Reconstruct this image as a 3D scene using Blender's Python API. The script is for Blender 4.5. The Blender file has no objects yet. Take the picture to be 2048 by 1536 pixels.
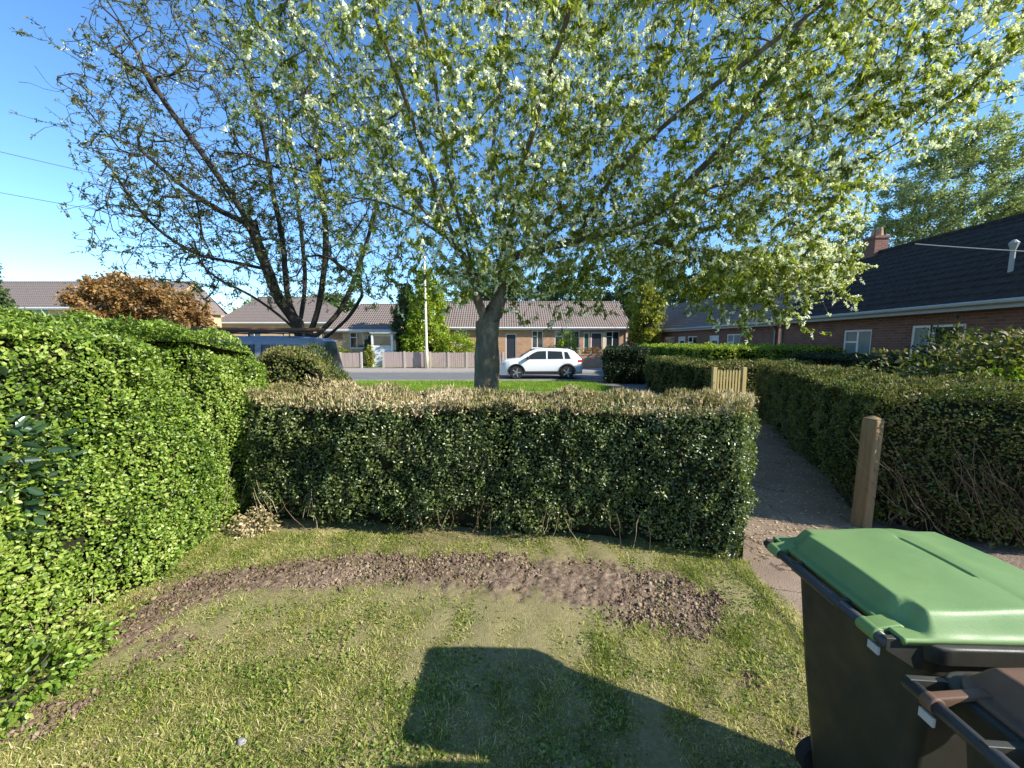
import bpy, bmesh, math, random
import numpy as np
from mathutils import Vector, Matrix
from mathutils.kdtree import KDTree
R = math.radians
rng = np.random.default_rng(7)
random.seed(7)
scn = bpy.context.scene
C = scn.collection

# ------------------------------------------------------------------ camera, sky, sun, exposure
CAM_H = 1.8
cam_d = bpy.data.cameras.new('camera'); cam = bpy.data.objects.new('camera', cam_d); C.objects.link(cam)
cam.location = (0, 0, CAM_H); cam.rotation_euler = (R(90 - 6.16), 0, 0)
cam_d.sensor_width = 36; cam_d.lens = 36 * 769 / 2048; cam_d.clip_start = 0.02; cam_d.clip_end = 3000
scn.camera = cam
SUN_EL, SUN_AZ = 31.5, 112.0          # azimuth clockwise from +Y
w = bpy.data.worlds.new('World'); scn.world = w; w.use_nodes = True
nt = w.node_tree; bg = nt.nodes['Background']
sky = nt.nodes.new('ShaderNodeTexSky'); sky.sky_type = 'NISHITA'; sky.sun_disc = False
sky.sun_elevation = R(SUN_EL); sky.sun_rotation = R(SUN_AZ); sky.air_density = 1.0; sky.dust_density = 0.1; sky.ozone_density = 5.0
hs = nt.nodes.new('ShaderNodeHueSaturation'); hs.inputs['Saturation'].default_value = 1.1; nt.links.new(sky.outputs[0], hs.inputs['Color']); nt.links.new(hs.outputs[0], bg.inputs[0]); bg.inputs[1].default_value = 0.145
sl = bpy.data.lights.new('sun', 'SUN'); so = bpy.data.objects.new('sun', sl); C.objects.link(so)
sl.energy = 5.0; sl.angle = R(0.55); sl.color = (1.0, 0.95, 0.86)
sd = Vector((math.sin(R(SUN_AZ)) * math.cos(R(SUN_EL)), math.cos(R(SUN_AZ)) * math.cos(R(SUN_EL)), math.sin(R(SUN_EL))))
so.rotation_euler = sd.to_track_quat('Z', 'Y').to_euler(); so.location = (30, -15, 25)
scn.view_settings.view_transform = 'Standard'; scn.view_settings.look = 'None'
scn.view_settings.exposure = 0.95; scn.view_settings.gamma = 1
scn.cycles.max_bounces = 6; scn.cycles.diffuse_bounces = 3; scn.cycles.transmission_bounces = 3; scn.cycles.transparent_max_bounces = 4

# ------------------------------------------------------------------ materials
def mat(name, col, rough=0.7, spec=0.4, metal=0, coat=0):
    m = bpy.data.materials.new(name); m.use_nodes = True
    b = m.node_tree.nodes['Principled BSDF']
    b.inputs['Base Color'].default_value = (*col, 1); b.inputs['Roughness'].default_value = rough
    b.inputs['Specular IOR Level'].default_value = spec; b.inputs['Metallic'].default_value = metal
    b.inputs['Coat Weight'].default_value = coat
    return m
def nodes(m): return m.node_tree.nodes, m.node_tree.links, m.node_tree.nodes['Principled BSDF']
def ramp(N, cols, lin=True):
    r = N.new('ShaderNodeValToRGB'); e = r.color_ramp.elements
    n = len(cols)
    while len(e) < n: e.new(0.5)
    for i, c in enumerate(cols):
        if len(c) == 4: e[i].position = c[3]
        else: e[i].position = i / (n - 1)
        e[i].color = (c[0], c[1], c[2], 1)
    return r
def mat_noise(name, cols, scale=5, rough=0.8, detail=6, bump=0.0, bscale=None, spec=0.3, stretch=None):
    m = mat(name, cols[0][:3], rough, spec); N, L, b = nodes(m)
    tc = N.new('ShaderNodeTexCoord'); src = tc.outputs['Object']
    if stretch:
        mp = N.new('ShaderNodeMapping'); mp.inputs['Scale'].default_value = stretch; L.new(src, mp.inputs[0]); src = mp.outputs[0]
    n = N.new('ShaderNodeTexNoise'); n.inputs['Scale'].default_value = scale; n.inputs['Detail'].default_value = detail
    n.inputs['Roughness'].default_value = 0.65
    L.new(src, n.inputs['Vector']); r = ramp(N, cols); L.new(n.outputs['Fac'], r.inputs[0]); L.new(r.outputs[0], b.inputs['Base Color'])
    if bump:
        n2 = N.new('ShaderNodeTexNoise'); n2.inputs['Scale'].default_value = bscale or scale * 4; n2.inputs['Detail'].default_value = 5
        L.new(src, n2.inputs['Vector']); bp = N.new('ShaderNodeBump'); bp.inputs['Strength'].default_value = bump; bp.inputs['Distance'].default_value = 0.02
        L.new(n2.outputs['Fac'], bp.inputs['Height']); L.new(bp.outputs[0], b.inputs['Normal'])
    return m
def mat_leaf(name, cols, trans=0.35, rough=0.45, spec=0.4, patch=0.45, pscale=1.3):
    """every leaf (mesh island) takes its own colour"""
    m = mat(name, cols[0][:3], rough, spec); N, L, b = nodes(m)
    g = N.new('ShaderNodeNewGeometry'); r = ramp(N, cols); 
    tc = N.new('ShaderNodeTexCoord'); pn = N.new('ShaderNodeTexNoise'); pn.inputs['Scale'].default_value = pscale; pn.inputs['Detail'].default_value = 4; L.new(tc.outputs['Object'], pn.inputs['Vector'])
    mr = N.new('ShaderNodeMapRange'); mr.inputs[1].default_value = 0.3; mr.inputs[2].default_value = 0.7; mr.inputs[3].default_value = -patch; mr.inputs[4].default_value = patch; L.new(pn.outputs['Fac'], mr.inputs[0])
    ad = N.new('ShaderNodeMath'); ad.use_clamp = True; L.new(g.outputs['Random Per Island'], ad.inputs[0]); L.new(mr.outputs[0], ad.inputs[1]); L.new(ad.outputs[0], r.inputs[0])
    L.new(r.outputs[0], b.inputs['Base Color'])
    if trans:
        t = N.new('ShaderNodeBsdfTranslucent'); mx = N.new('ShaderNodeMixShader'); mx.inputs[0].default_value = trans
        br = N.new('ShaderNodeMix'); br.data_type = 'RGBA'; br.blend_type = 'MULTIPLY'; br.inputs['Factor'].default_value = 1
        L.new(r.outputs[0], br.inputs[6]); br.inputs[7].default_value = (1.25, 1.35, 0.6, 1)
        L.new(br.outputs[2], t.inputs[0]); L.new(b.outputs[0], mx.inputs[1]); L.new(t.outputs[0], mx.inputs[2])
        L.new(mx.outputs[0], N['Material Output'].inputs[0])
    return m
def mat_brick(name, c1, c2, mortar):
    m = mat(name, c1, 0.9, 0.2); N, L, b = nodes(m)
    tc = N.new('ShaderNodeTexCoord'); s = N.new('ShaderNodeSeparateXYZ'); L.new(tc.outputs['Object'], s.inputs[0])
    a = N.new('ShaderNodeMath'); L.new(s.outputs[0], a.inputs[0]); L.new(s.outputs[1], a.inputs[1])
    c = N.new('ShaderNodeCombineXYZ'); L.new(a.outputs[0], c.inputs[0]); L.new(s.outputs[2], c.inputs[1])
    k = N.new('ShaderNodeTexBrick'); k.inputs['Scale'].default_value = 1; k.inputs['Brick Width'].default_value = 0.225; k.inputs['Row Height'].default_value = 0.075
    k.inputs['Mortar Size'].default_value = 0.008; k.inputs['Color1'].default_value = (*c1, 1); k.inputs['Color2'].default_value = (*c2, 1); k.inputs['Mortar'].default_value = (*mortar, 1)
    L.new(c.outputs[0], k.inputs['Vector'])
    n = N.new('ShaderNodeTexNoise'); n.inputs['Scale'].default_value = 2.5; n.inputs['Detail'].default_value = 8; L.new(tc.outputs['Object'], n.inputs['Vector'])
    r = ramp(N, [(0.6, 0.6, 0.62), (1.15, 1.1, 1.05)]); L.new(n.outputs['Fac'], r.inputs[0])
    mx = N.new('ShaderNodeMix'); mx.data_type = 'RGBA'; mx.blend_type = 'MULTIPLY'; mx.inputs['Factor'].default_value = 1
    L.new(k.outputs['Color'], mx.inputs[6]); L.new(r.outputs[0], mx.inputs[7]); L.new(mx.outputs[2], b.inputs['Base Color'])
    bp = N.new('ShaderNodeBump'); bp.inputs['Strength'].default_value = 0.5; bp.inputs['Distance'].default_value = 0.01; bp.invert = True
    L.new(k.outputs['Fac'], bp.inputs['Height']); L.new(bp.outputs[0], b.inputs['Normal'])
    return m
def mat_tiles(name, cols, wcol=3.3):
    """concrete tiles: columns as bump, blotchy colour; the courses are modelled"""
    m = mat_noise(name, cols, 7.0, 0.95, 10, spec=0.08); N, L, b = nodes(m)
    tc = N.new('ShaderNodeTexCoord'); wv = N.new('ShaderNodeTexWave'); wv.inputs['Scale'].default_value = wcol / 2; wv.bands_direction = 'X'
    L.new(tc.outputs['Object'], wv.inputs['Vector']); bp = N.new('ShaderNodeBump'); bp.inputs['Strength'].default_value = 0.9; bp.inputs['Distance'].default_value = 0.035
    L.new(wv.outputs['Fac'], bp.inputs['Height']); L.new(bp.outputs[0], b.inputs['Normal'])
    return m

M = {}
M['bark'] = mat_noise('bark', [(0.04, 0.033, 0.026), (0.13, 0.11, 0.085), (0.40, 0.36, 0.29)], 7, 0.95, 10, 1.0, 26, 0.1, (1, 1, 0.35))
M['bark_dark'] = mat_noise('bark_dark', [(0.02, 0.017, 0.014), (0.05, 0.042, 0.035), (0.10, 0.085, 0.07)], 5, 0.95, 8, 0.8, 22, 0.1, (1, 1, 0.35))
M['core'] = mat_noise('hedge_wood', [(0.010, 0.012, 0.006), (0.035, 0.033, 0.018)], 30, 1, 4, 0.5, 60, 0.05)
M['twig'] = mat_leaf('twig', [(0.06, 0.04, 0.028), (0.17, 0.115, 0.075), (0.38, 0.30, 0.20)], 0, 0.9, 0.1)
M['cherry_leaf'] = mat_leaf('cherry_leaf', [(0.06, 0.09, 0.012), (0.16, 0.20, 0.022), (0.30, 0.35, 0.04), (0.44, 0.46, 0.09)], 0.42, 0.4, 0.5, 0.3, .7)
M['cherry_dull'] = mat_leaf('cherry_dull', [(0.04, 0.055, 0.015), (0.09, 0.115, 0.025), (0.18, 0.20, 0.05), (0.24, 0.20, 0.09)], 0.35)
M['blossom'] = mat_leaf('blossom', [(0.70, 0.72, 0.56), (0.86, 0.86, 0.76), (0.92, 0.92, 0.86)], 0.3, 0.7, 0.2)
M['hedge_dark'] = mat_leaf('hedge_dark', [(0.028, 0.042, 0.012), (0.07, 0.095, 0.024), (0.12, 0.165, 0.042), (0.22, 0.26, 0.085)], 0.25, 0.34, 0.6, 0.35, 1.8)
M['hedge_bright'] = mat_leaf('hedge_bright', [(0.05, 0.09, 0.012), (0.115, 0.20, 0.022), (0.19, 0.30, 0.035), (0.29, 0.39, 0.06), (0.40, 0.46, 0.12)], 0.35, 0.4, 0.5, 0.3, 2.5)
M['hedge_olive'] = mat_leaf('hedge_olive', [(0.035, 0.055, 0.012), (0.085, 0.115, 0.02), (0.17, 0.185, 0.04), (0.27, 0.21, 0.09)], 0.25, 0.5, 0.3)
M['hedge_shade'] = mat_leaf('hedge_shade', [(0.012, 0.024, 0.008), (0.025, 0.045, 0.012), (0.05, 0.075, 0.02)], 0.12, 0.5, 0.3)
M['clipped'] = mat_leaf('clipped', [(0.16, 0.17, 0.05), (0.38, 0.29, 0.15), (0.52, 0.41, 0.24), (0.64, 0.53, 0.35)], 0.2, 0.8, 0.1)
M['laurel'] = mat_leaf('laurel', [(0.018, 0.045, 0.02), (0.035, 0.075, 0.03), (0.07, 0.12, 0.05)], 0.12, 0.25, 0.6)
M['lime'] = mat_leaf('lime', [(0.13, 0.20, 0.012), (0.25, 0.34, 0.02), (0.38, 0.44, 0.04)], 0.3)
M['golden'] = mat_leaf('golden', [(0.12, 0.14, 0.012), (0.25, 0.26, 0.025), (0.36, 0.34, 0.05)], 0.3)
M['conifer'] = mat_leaf('conifer', [(0.018, 0.04, 0.012), (0.05, 0.085, 0.022), (0.10, 0.13, 0.035)], 0.15)
M['copper'] = mat_leaf('copper', [(0.13, 0.065, 0.022), (0.26, 0.14, 0.045), (0.38, 0.23, 0.08)], 0.3)
M['far_leaf'] = mat_leaf('far_leaf', [(0.05, 0.09, 0.025), (0.10, 0.155, 0.045), (0.17, 0.22, 0.08)], 0.3)
M['airy'] = mat_leaf('airy', [(0.15, 0.20, 0.07), (0.27, 0.32, 0.13), (0.40, 0.43, 0.23)], 0.35)
M['grass'] = mat_leaf('grass', [(0.08, 0.13, 0.012), (0.19, 0.26, 0.025), (0.36, 0.40, 0.06), (0.55, 0.50, 0.18), (0.70, 0.60, 0.34)], 0.35, 0.5, 0.35, 0.4, 3.0)
M['clover'] = mat_leaf('clover', [(0.06, 0.11, 0.015), (0.14, 0.22, 0.03), (0.28, 0.34, 0.07), (0.36, 0.30, 0.13)], 0.25, 0.5, 0.3)
M['thatch'] = mat_leaf('thatch', [(0.10, 0.13, 0.025), (0.22, 0.22, 0.06), (0.36, 0.31, 0.13), (0.50, 0.42, 0.24)], 0.2, 0.7, 0.2, 0.35, 5)
M['verge'] = mat_leaf('verge', [(0.10, 0.19, 0.02), (0.19, 0.31, 0.03), (0.30, 0.40, 0.05)], 0.3, 0.55, 0.3)
M['earth'] = mat_noise('earth', [(0.10, 0.07, 0.05), (0.20, 0.15, 0.11), (0.30, 0.235, 0.18)], 9, 0.95, 10, 0.7, 45, 0.1)
M['clod'] = mat_leaf('clod', [(0.085, 0.056, 0.038), (0.16, 0.11, 0.075), (0.29, 0.215, 0.15)], 0, 0.95, 0.05)
M['asphalt'] = mat_noise('asphalt', [(0.11, 0.11, 0.105), (0.16, 0.158, 0.15), (0.21, 0.205, 0.19)], 1.2, 0.9, 10, 0.3, 90, 0.2)
M['pavement'] = mat_noise('pavement', [(0.22, 0.18, 0.16), (0.33, 0.28, 0.25), (0.4, 0.35, 0.32)], 1.5, 0.9, 10, 0.2, 50, 0.2)
M['path'] = mat_noise('path', [(0.12, 0.088, 0.06), (0.26, 0.19, 0.135), (0.43, 0.335, 0.25)], 2.2, 0.92, 12, 0.5, 120, 0.2)
M['kerb'] = mat_noise('kerb', [(0.33, 0.31, 0.28), (0.46, 0.43, 0.39)], 8, 0.9)
M['brick'] = mat_brick('brick', (0.32, 0.15, 0.085), (0.40, 0.21, 0.11), (0.36, 0.31, 0.26))
M['brick_orange'] = mat_brick('brick_orange', (0.42, 0.22, 0.12), (0.52, 0.32, 0.19), (0.48, 0.4, 0.32))
M['brick_pale'] = mat_brick('brick_pale', (0.60, 0.42, 0.22), (0.66, 0.48, 0.28), (0.55, 0.45, 0.33))
M['brick_dark'] = mat_brick('brick_dark', (0.19, 0.085, 0.065), (0.26, 0.13, 0.09), (0.24, 0.20, 0.18))
M['render'] = mat_noise('render', [(0.62, 0.52, 0.33), (0.72, 0.62, 0.42)], 3, 0.9)
M['tile_black'] = mat_tiles('tile_black', [(0.022, 0.019, 0.017), (0.045, 0.040, 0.036), (0.11, 0.10, 0.09)])
M['tile_brown'] = mat_tiles('tile_brown', [(0.13, 0.10, 0.082), (0.215, 0.17, 0.145), (0.31, 0.255, 0.22)])
M['tile_grey'] = mat_tiles('tile_grey', [(0.13, 0.105, 0.09), (0.20, 0.165, 0.145), (0.28, 0.24, 0.21)])
M['upvc'] = mat_noise('upvc', [(0.66, 0.67, 0.66), (0.78, 0.78, 0.77)], 3, 0.35, 4, spec=0.5)
M['gutter'] = mat_noise('gutter', [(0.30, 0.31, 0.30), (0.42, 0.43, 0.41)], 3, 0.5)
M['glass'] = mat('glass', (0.02, 0.026, 0.03), 0.08, 0.8)
M['net_glass'] = mat_noise('net_glass', [(0.10, 0.14, 0.15), (0.26, 0.31, 0.32)], 1.5, 0.15, 2, spec=0.7, stretch=(6, 6, 0.5))
M['door_green'] = mat('door_green', (0.03, 0.09, 0.06), 0.4)
M['door_white'] = mat('door_white', (0.62, 0.66, 0.7), 0.4)
M['door_dark'] = mat('door_dark', (0.03, 0.03, 0.04), 0.4)
M['fence'] = mat_noise('fence_wood', [(0.25, 0.19, 0.17), (0.38, 0.30, 0.27), (0.48, 0.40, 0.36)], 3, 0.9, 8, stretch=(8, 8, 0.6))
M['concrete'] = mat_noise('concrete', [(0.36, 0.31, 0.25), (0.5, 0.45, 0.38)], 6, 0.9)
M['pole'] = mat_noise('pole_paint', [(0.50, 0.46, 0.33), (0.62, 0.58, 0.44)], 4, 0.7)
M['picket'] = mat_noise('picket', [(0.36, 0.28, 0.11), (0.55, 0.45, 0.2)], 5, 0.8, stretch=(6, 6, 0.6))
M['post'] = mat_noise('post_wood', [(0.12, 0.078, 0.036), (0.25, 0.165, 0.08), (0.38, 0.275, 0.15)], 6, 0.9, 8, 0.4, 30, stretch=(6, 6, 0.4))
M['white_paint'] = mat('white_paint', (0.80, 0.81, 0.82), 0.25, 0.5, 0, 0.6)
M['van_paint'] = mat_noise('van_paint', [(0.16, 0.19, 0.25), (0.20, 0.23, 0.29)], 2, 0.28, 2, spec=0.6)
M['black_trim'] = mat('black_trim', (0.03, 0.03, 0.033), 0.55)
M['tyre'] = mat_noise('tyre', [(0.018, 0.018, 0.018), (0.035, 0.034, 0.032)], 20, 0.85)
M['alloy'] = mat('alloy', (0.45, 0.46, 0.48), 0.35, 0.5, 0.8)
M['lamp_red'] = mat('lamp_red', (0.32, 0.02, 0.02), 0.2, 0.6)
M['lamp_clear'] = mat('lamp_clear', (0.5, 0.52, 0.55), 0.15, 0.6)
M['pipe_brown'] = mat_noise('rack_wood', [(0.10, 0.045, 0.03), (0.22, 0.11, 0.07)], 4, 0.7)
N, L, b = nodes(M['path']); vo = N.new('ShaderNodeTexVoronoi'); vo.feature = 'DISTANCE_TO_EDGE'; vo.inputs['Scale'].default_value = 1.1
tc = N.new('ShaderNodeTexCoord'); nn_ = N.new('ShaderNodeTexNoise'); nn_.inputs['Scale'].default_value = 5; nn_.inputs['Detail'].default_value = 6; va = N.new('ShaderNodeVectorMath'); L.new(tc.outputs['Object'], nn_.inputs['Vector'])
vs_ = N.new('ShaderNodeVectorMath'); vs_.operation = 'SCALE'; vs_.inputs['Scale'].default_value = .35; L.new(nn_.outputs['Color'], vs_.inputs[0]); L.new(tc.outputs['Object'], va.inputs[0]); L.new(vs_.outputs[0], va.inputs[1]); L.new(va.outputs[0], vo.inputs['Vector'])
cr = ramp(N, [(.25, .23, .2, 0.0), (1, 1, 1, .012)]); L.new(vo.outputs['Distance'], cr.inputs[0]); mx = N.new('ShaderNodeMix'); mx.data_type = 'RGBA'; mx.blend_type = 'MULTIPLY'; mx.inputs['Factor'].default_value = 1
L.new(b.inputs['Base Color'].links[0].from_socket, mx.inputs[6]); L.new(cr.outputs[0], mx.inputs[7]); L.new(mx.outputs[2], b.inputs['Base Color'])
def bin_mat(name, cols, r=0.42):
    m = mat_noise(name, cols, 3.2, r, 12, 0.05, 220, 0.35)
    N, L, b = nodes(m); n = N.new('ShaderNodeTexNoise'); n.inputs['Scale'].default_value = 9; n.inputs['Detail'].default_value = 8
    tc = N.new('ShaderNodeTexCoord'); L.new(tc.outputs['Object'], n.inputs['Vector'])
    mr = N.new('ShaderNodeMapRange'); mr.inputs[1].default_value = 0.3; mr.inputs[2].default_value = 0.7; mr.inputs[3].default_value = r - 0.12; mr.inputs[4].default_value = r + 0.2
    L.new(n.outputs['Fac'], mr.inputs[0]); L.new(mr.outputs[0], b.inputs['Roughness']); return m
M['bin_green'] = bin_mat('bin_green', [(0.10, 0.175, 0.055), (0.155, 0.255, 0.085), (0.23, 0.325, 0.135)], 0.5)
M['bin_brown'] = bin_mat('bin_brown', [(0.09, 0.048, 0.028), (0.14, 0.078, 0.045), (0.21, 0.13, 0.085)], 0.55)
M['bin_black'] = bin_mat('bin_black', [(0.018, 0.019, 0.015), (0.034, 0.034, 0.026), (0.075, 0.068, 0.048)], 0.5)
M['bin_bar'] = bin_mat('bin_bar', [(0.03, 0.032, 0.035), (0.055, 0.058, 0.062)], 0.35)
M['tag'] = mat('tag', (0.45, 0.45, 0.43), 0.5)
M['cable'] = mat('cable', (0.05, 0.05, 0.055), 0.6)
M['cable_pale'] = mat('cable_pale', (0.35, 0.35, 0.35), 0.5)
M['skin'] = mat('skin', (0.55, 0.33, 0.24), 0.55); M['coat'] = mat_noise('coat', [(0.03, 0.04, 0.06), (0.05, 0.06, 0.09)], 20, 0.9)
M['trousers'] = mat('trousers', (0.05, 0.05, 0.06), 0.9); M['hair'] = mat('hair', (0.05, 0.03, 0.02), 0.8); M['tablet'] = mat('tablet', (0.02, 0.02, 0.022), 0.3)
M['stone'] = mat_noise('stone', [(0.2, 0.19, 0.18), (0.35, 0.34, 0.33)], 12, 0.8)

# ------------------------------------------------------------------ object helpers
def tag(o, label=None, cat=None, group=None, kind=None):
    if label: o['label'] = label
    if cat: o['category'] = cat
    if group: o['group'] = group
    if kind: o['kind'] = kind
    return o
def empty(name, loc=(0, 0, 0), rz=0, label=None, cat=None, group=None):
    o = bpy.data.objects.new(name, None); o.empty_display_size = 0.2; C.objects.link(o)
    o.location = loc; o.rotation_euler = (0, 0, rz); tag(o, label, cat, group); return o
def link(name, me, m, parent=None, smooth=False):
    me.materials.clear()
    for x in (m if isinstance(m, (list, tuple)) else [m]): me.materials.append(x)
    if smooth: me.polygons.foreach_set('use_smooth', np.ones(len(me.polygons), bool))
    o = bpy.data.objects.new(name, me); C.objects.link(o)
    if parent: o.parent = parent
    return o
def npmesh(name, V, F):
    """V (n,3); F (m,3) or (m,4)"""
    me = bpy.data.meshes.new(name); V = np.asarray(V, np.float32); F = np.asarray(F, np.int32)
    k = F.shape[1]; me.vertices.add(len(V)); me.vertices.foreach_set('co', V.ravel())
    me.loops.add(F.size); me.loops.foreach_set('vertex_index', F.ravel())
    me.polygons.add(len(F)); me.polygons.foreach_set('loop_start', np.arange(0, F.size, k, dtype=np.int32))
    me.update(calc_edges=True); me.validate(); return me
class MB:
    """collects simple shapes into ONE mesh"""
    def __init__(s): s.v = []; s.f = []
    def add(s, vs, fs):
        n = len(s.v); s.v += [tuple(v) for v in vs]; s.f += [tuple(i + n for i in f) for f in fs]
    def box(s, a, b):
        x0, y0, z0 = a; x1, y1, z1 = b
        s.add([(x0, y0, z0), (x1, y0, z0), (x1, y1, z0), (x0, y1, z0), (x0, y0, z1), (x1, y0, z1), (x1, y1, z1), (x0, y1, z1)],
              [(0, 3, 2, 1), (4, 5, 6, 7), (0, 1, 5, 4), (1, 2, 6, 5), (2, 3, 7, 6), (3, 0, 4, 7)])
    def tube(s, pts, rad, k=8, cap=True):
        pts = [Vector(p) for p in pts]; n = len(pts)
        if not hasattr(rad, '__len__'): rad = [rad] * n
        vs = []; u = None
        for i, p in enumerate(pts):
            d = (pts[min(i + 1, n - 1)] - pts[max(i - 1, 0)]).normalized()
            if u is None: u = d.cross(Vector((0.31, 0.2, 0.93)) if abs(d.z) < 0.9 else Vector((1, 0.1, 0))).normalized()
            u = (u - d * u.dot(d)).normalized(); v = d.cross(u)
            for j in range(k):
                a = 2 * math.pi * j / k; vs.append(p + (u * math.cos(a) + v * math.sin(a)) * rad[i])
        fs = [(i * k + j, i * k + (j + 1) % k, (i + 1) * k + (j + 1) % k, (i + 1) * k + j) for i in range(n - 1) for j in range(k)]
        if cap: fs += [tuple(reversed(range(k))), tuple((n - 1) * k + j for j in range(k))]
        s.add(vs, fs)
    def prism(s, poly, y0, y1, axis='y'):
        """poly in the other two axes"""
        n = len(poly)
        def P(a, b, t): return {'y': (a, t, b), 'z': (a, b, t), 'x': (t, a, b)}[axis]
        vs = [P(a, b, y0) for a, b in poly] + [P(a, b, y1) for a, b in poly]
        s.add(vs, [tuple(range(n)), tuple(reversed(range(n, 2 * n)))] + [(i, i + n, (i + 1) % n + n, (i + 1) % n) for i in range(n)])
    def build(s, name, m, parent=None, smooth=False, bevel=0, fix=True, seg=2):
        me = bpy.data.meshes.new(name); me.from_pydata(s.v, [], s.f); me.update()
        if fix:
            bm = bmesh.new(); bm.from_mesh(me); bmesh.ops.recalc_face_normals(bm, faces=bm.faces); bm.to_mesh(me); bm.free()
        o = link(name, me, m, parent, smooth)
        if bevel:
            b = o.modifiers.new('bevel', 'BEVEL'); b.width = bevel; b.segments = seg; b.limit_method = 'ANGLE'; b.angle_limit = R(35)
            me.polygons.foreach_set('use_smooth', np.ones(len(me.polygons), bool))
            wn = o.modifiers.new('wn', 'WEIGHTED_NORMAL')
        return o
def unit(a): return a / np.maximum(np.linalg.norm(a, axis=-1, keepdims=True), 1e-9)
def rdirs(n): return unit(rng.normal(size=(n, 3)))
def leaves(P, D, Nn, size, asp=0.5, fold=0.25, small=False):
    """leaf outlines: P base, D direction, Nn normal, size length"""
    n = len(P); D = unit(D); S = unit(np.cross(D, Nn) + 1e-6); Nn = np.cross(S, D); L = np.asarray(size).reshape(-1, 1) * np.ones((n, 1)); W = L * asp * 0.5
    if small:
        V = np.stack([P, P + D * L * .45 + S * W + Nn * W * fold, P + D * L, P + D * L * .45 - S * W + Nn * W * fold], 1)
        b = np.arange(n)[:, None] * 4
        F = np.concatenate([b + np.array([0, 1, 2]), b + np.array([0, 2, 3])]); return V.reshape(-1, 3), F
    V = np.stack([P, P + D * L * .3 + S * W + Nn * W * fold, P + D * L * .68 + S * W * .8 + Nn * W * fold * .6, P + D * L - Nn * L * .08,
                  P + D * L * .68 - S * W * .8 + Nn * W * fold * .6, P + D * L * .3 - S * W + Nn * W * fold], 1)
    b = np.arange(n)[:, None] * 6
    F = np.concatenate([b + np.array([0, 1, 2, 3]), b + np.array([0, 3, 4, 5])]); return V.reshape(-1, 3), F
_nd = [(unit(rng.normal(size=(1, 3)))[0], rng.uniform(0, 6.28)) for _ in range(24)]
def nz(P, sc, seed=0):
    """smooth noise, about -1..1"""
    P = np.asarray(P, float) * sc; v = 0
    for k in range(8):
        d, ph = _nd[(k + seed * 5) % 24]; v = v + np.sin(P @ d * (1 + 0.35 * k) * 2.1 + ph + seed * 1.7)
    return v / 3.2

# ------------------------------------------------------------------ ground
def in_poly(x, y, poly):
    r = np.zeros(np.shape(x), bool); n = len(poly)
    for i in range(n):
        x0, y0 = poly[i]; x1, y1 = poly[(i + 1) % n]
        c = ((y0 > y) != (y1 > y)) & (x < (x1 - x0) * (y - y0) / ((y1 - y0) if y1 != y0 else 1e-9) + x0); r ^= c
    return r
def sheet(name, poly, z, m, kind='structure'):
    mb = MB(); mb.add([(x, y, z) for x, y in poly], [tuple(range(len(poly)))]); return tag(mb.build(name, m, fix=False), kind=kind)
def pl_dist(x, y, pts):
    d = np.full(np.shape(x), 9.0)
    for (x0, y0), (x1, y1) in zip(pts, pts[1:]):
        t = np.clip(((x - x0) * (x1 - x0) + (y - y0) * (y1 - y0)) / ((x1 - x0) ** 2 + (y1 - y0) ** 2), 0, 1)
        d = np.minimum(d, np.hypot(x - x0 - t * (x1 - x0), y - y0 - t * (y1 - y0)))
    return d
def soil(x, y):
    P = np.stack([x, y, x * 0], -1); n1 = nz(P, 3.2, 1) * .05 + nz(P, 9, 2) * .05 + nz(P, 26, 0) * .04
    d = pl_dist(x, y, [(-2.45, 2.35), (-2.1, 2.75), (-1.2, 2.87), (-.1, 2.83), (.5, 2.78)]) - .235 - n1
    d = np.minimum(d, pl_dist(x, y, [(.45, 2.74), (.9, 2.68), (1.2, 2.5)]) - .30 - n1 * 1.2)
    d = np.minimum(d, pl_dist(x, y, [(.85, 2.42), (1.15, 2.4)]) - .22 - n1 * 1.2)
    d = np.minimum(d, pl_dist(x, y, [(-2.3, .8), (-2.3, 1.5), (-2.0, 2.1), (-2.3, 2.5)]) - .05 - n1 * 1.7)
    d = np.minimum(d, pl_dist(x, y, [(1.7, 1.0), (1.35, 1.6), (1.3, 1.85)]) - .0 - n1 * 1.4)
    d = np.minimum(d, .29 - nz(P, 2.2, 3) * .12 - n1 * .9)
    return np.clip(.58 - d / .12, 0, 1)
sheet('ground', [(-400, -60), (400, -60), (400, 900), (-400, 900)], -0.06, mat_noise('ground_earth', [(0.09, 0.10, 0.03), (0.16, 0.17, 0.05), (0.2, 0.18, 0.08)], 0.4, 0.95, 12))
LX0, LX1, LY0, LY1 = -5.0, 1.84, -3.0, 4.6
gx = np.concatenate([np.linspace(LX0, -3.0, 20)[:-1], np.linspace(-3.0, LX1, 300)]); gy = np.concatenate([np.linspace(LY0, .7, 20)[:-1], np.linspace(.7, 3.4, 200), np.linspace(3.4, LY1, 12)[1:]])
X, Y = np.meshgrid(gx, gy); P = np.stack([X, Y, X * 0], -1); sm = soil(X, Y)
Z = nz(P, .8, 1) * .012 + nz(P, 4, 2) * .006 + sm * (nz(P, 14, 3) * .006 + rng.normal(size=X.shape) * .0045 - .004)
V = np.stack([X, Y, Z], -1).reshape(-1, 3); ny, nx = X.shape
idx = np.arange(nx * ny).reshape(ny, nx); F = np.stack([idx[:-1, :-1], idx[:-1, 1:], idx[1:, 1:], idx[1:, :-1]], -1).reshape(-1, 4)
me = npmesh('lawn', V, F); at = me.attributes.new('soil', 'FLOAT', 'POINT'); at.data.foreach_set('value', sm.ravel().astype(np.float32))
ml = mat_noise('lawn_earth', [(0.13, 0.11, 0.045), (0.27, 0.235, 0.11), (0.42, 0.36, 0.20)], 40, 0.95, 12, 0.7, 170, 0.1)
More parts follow.
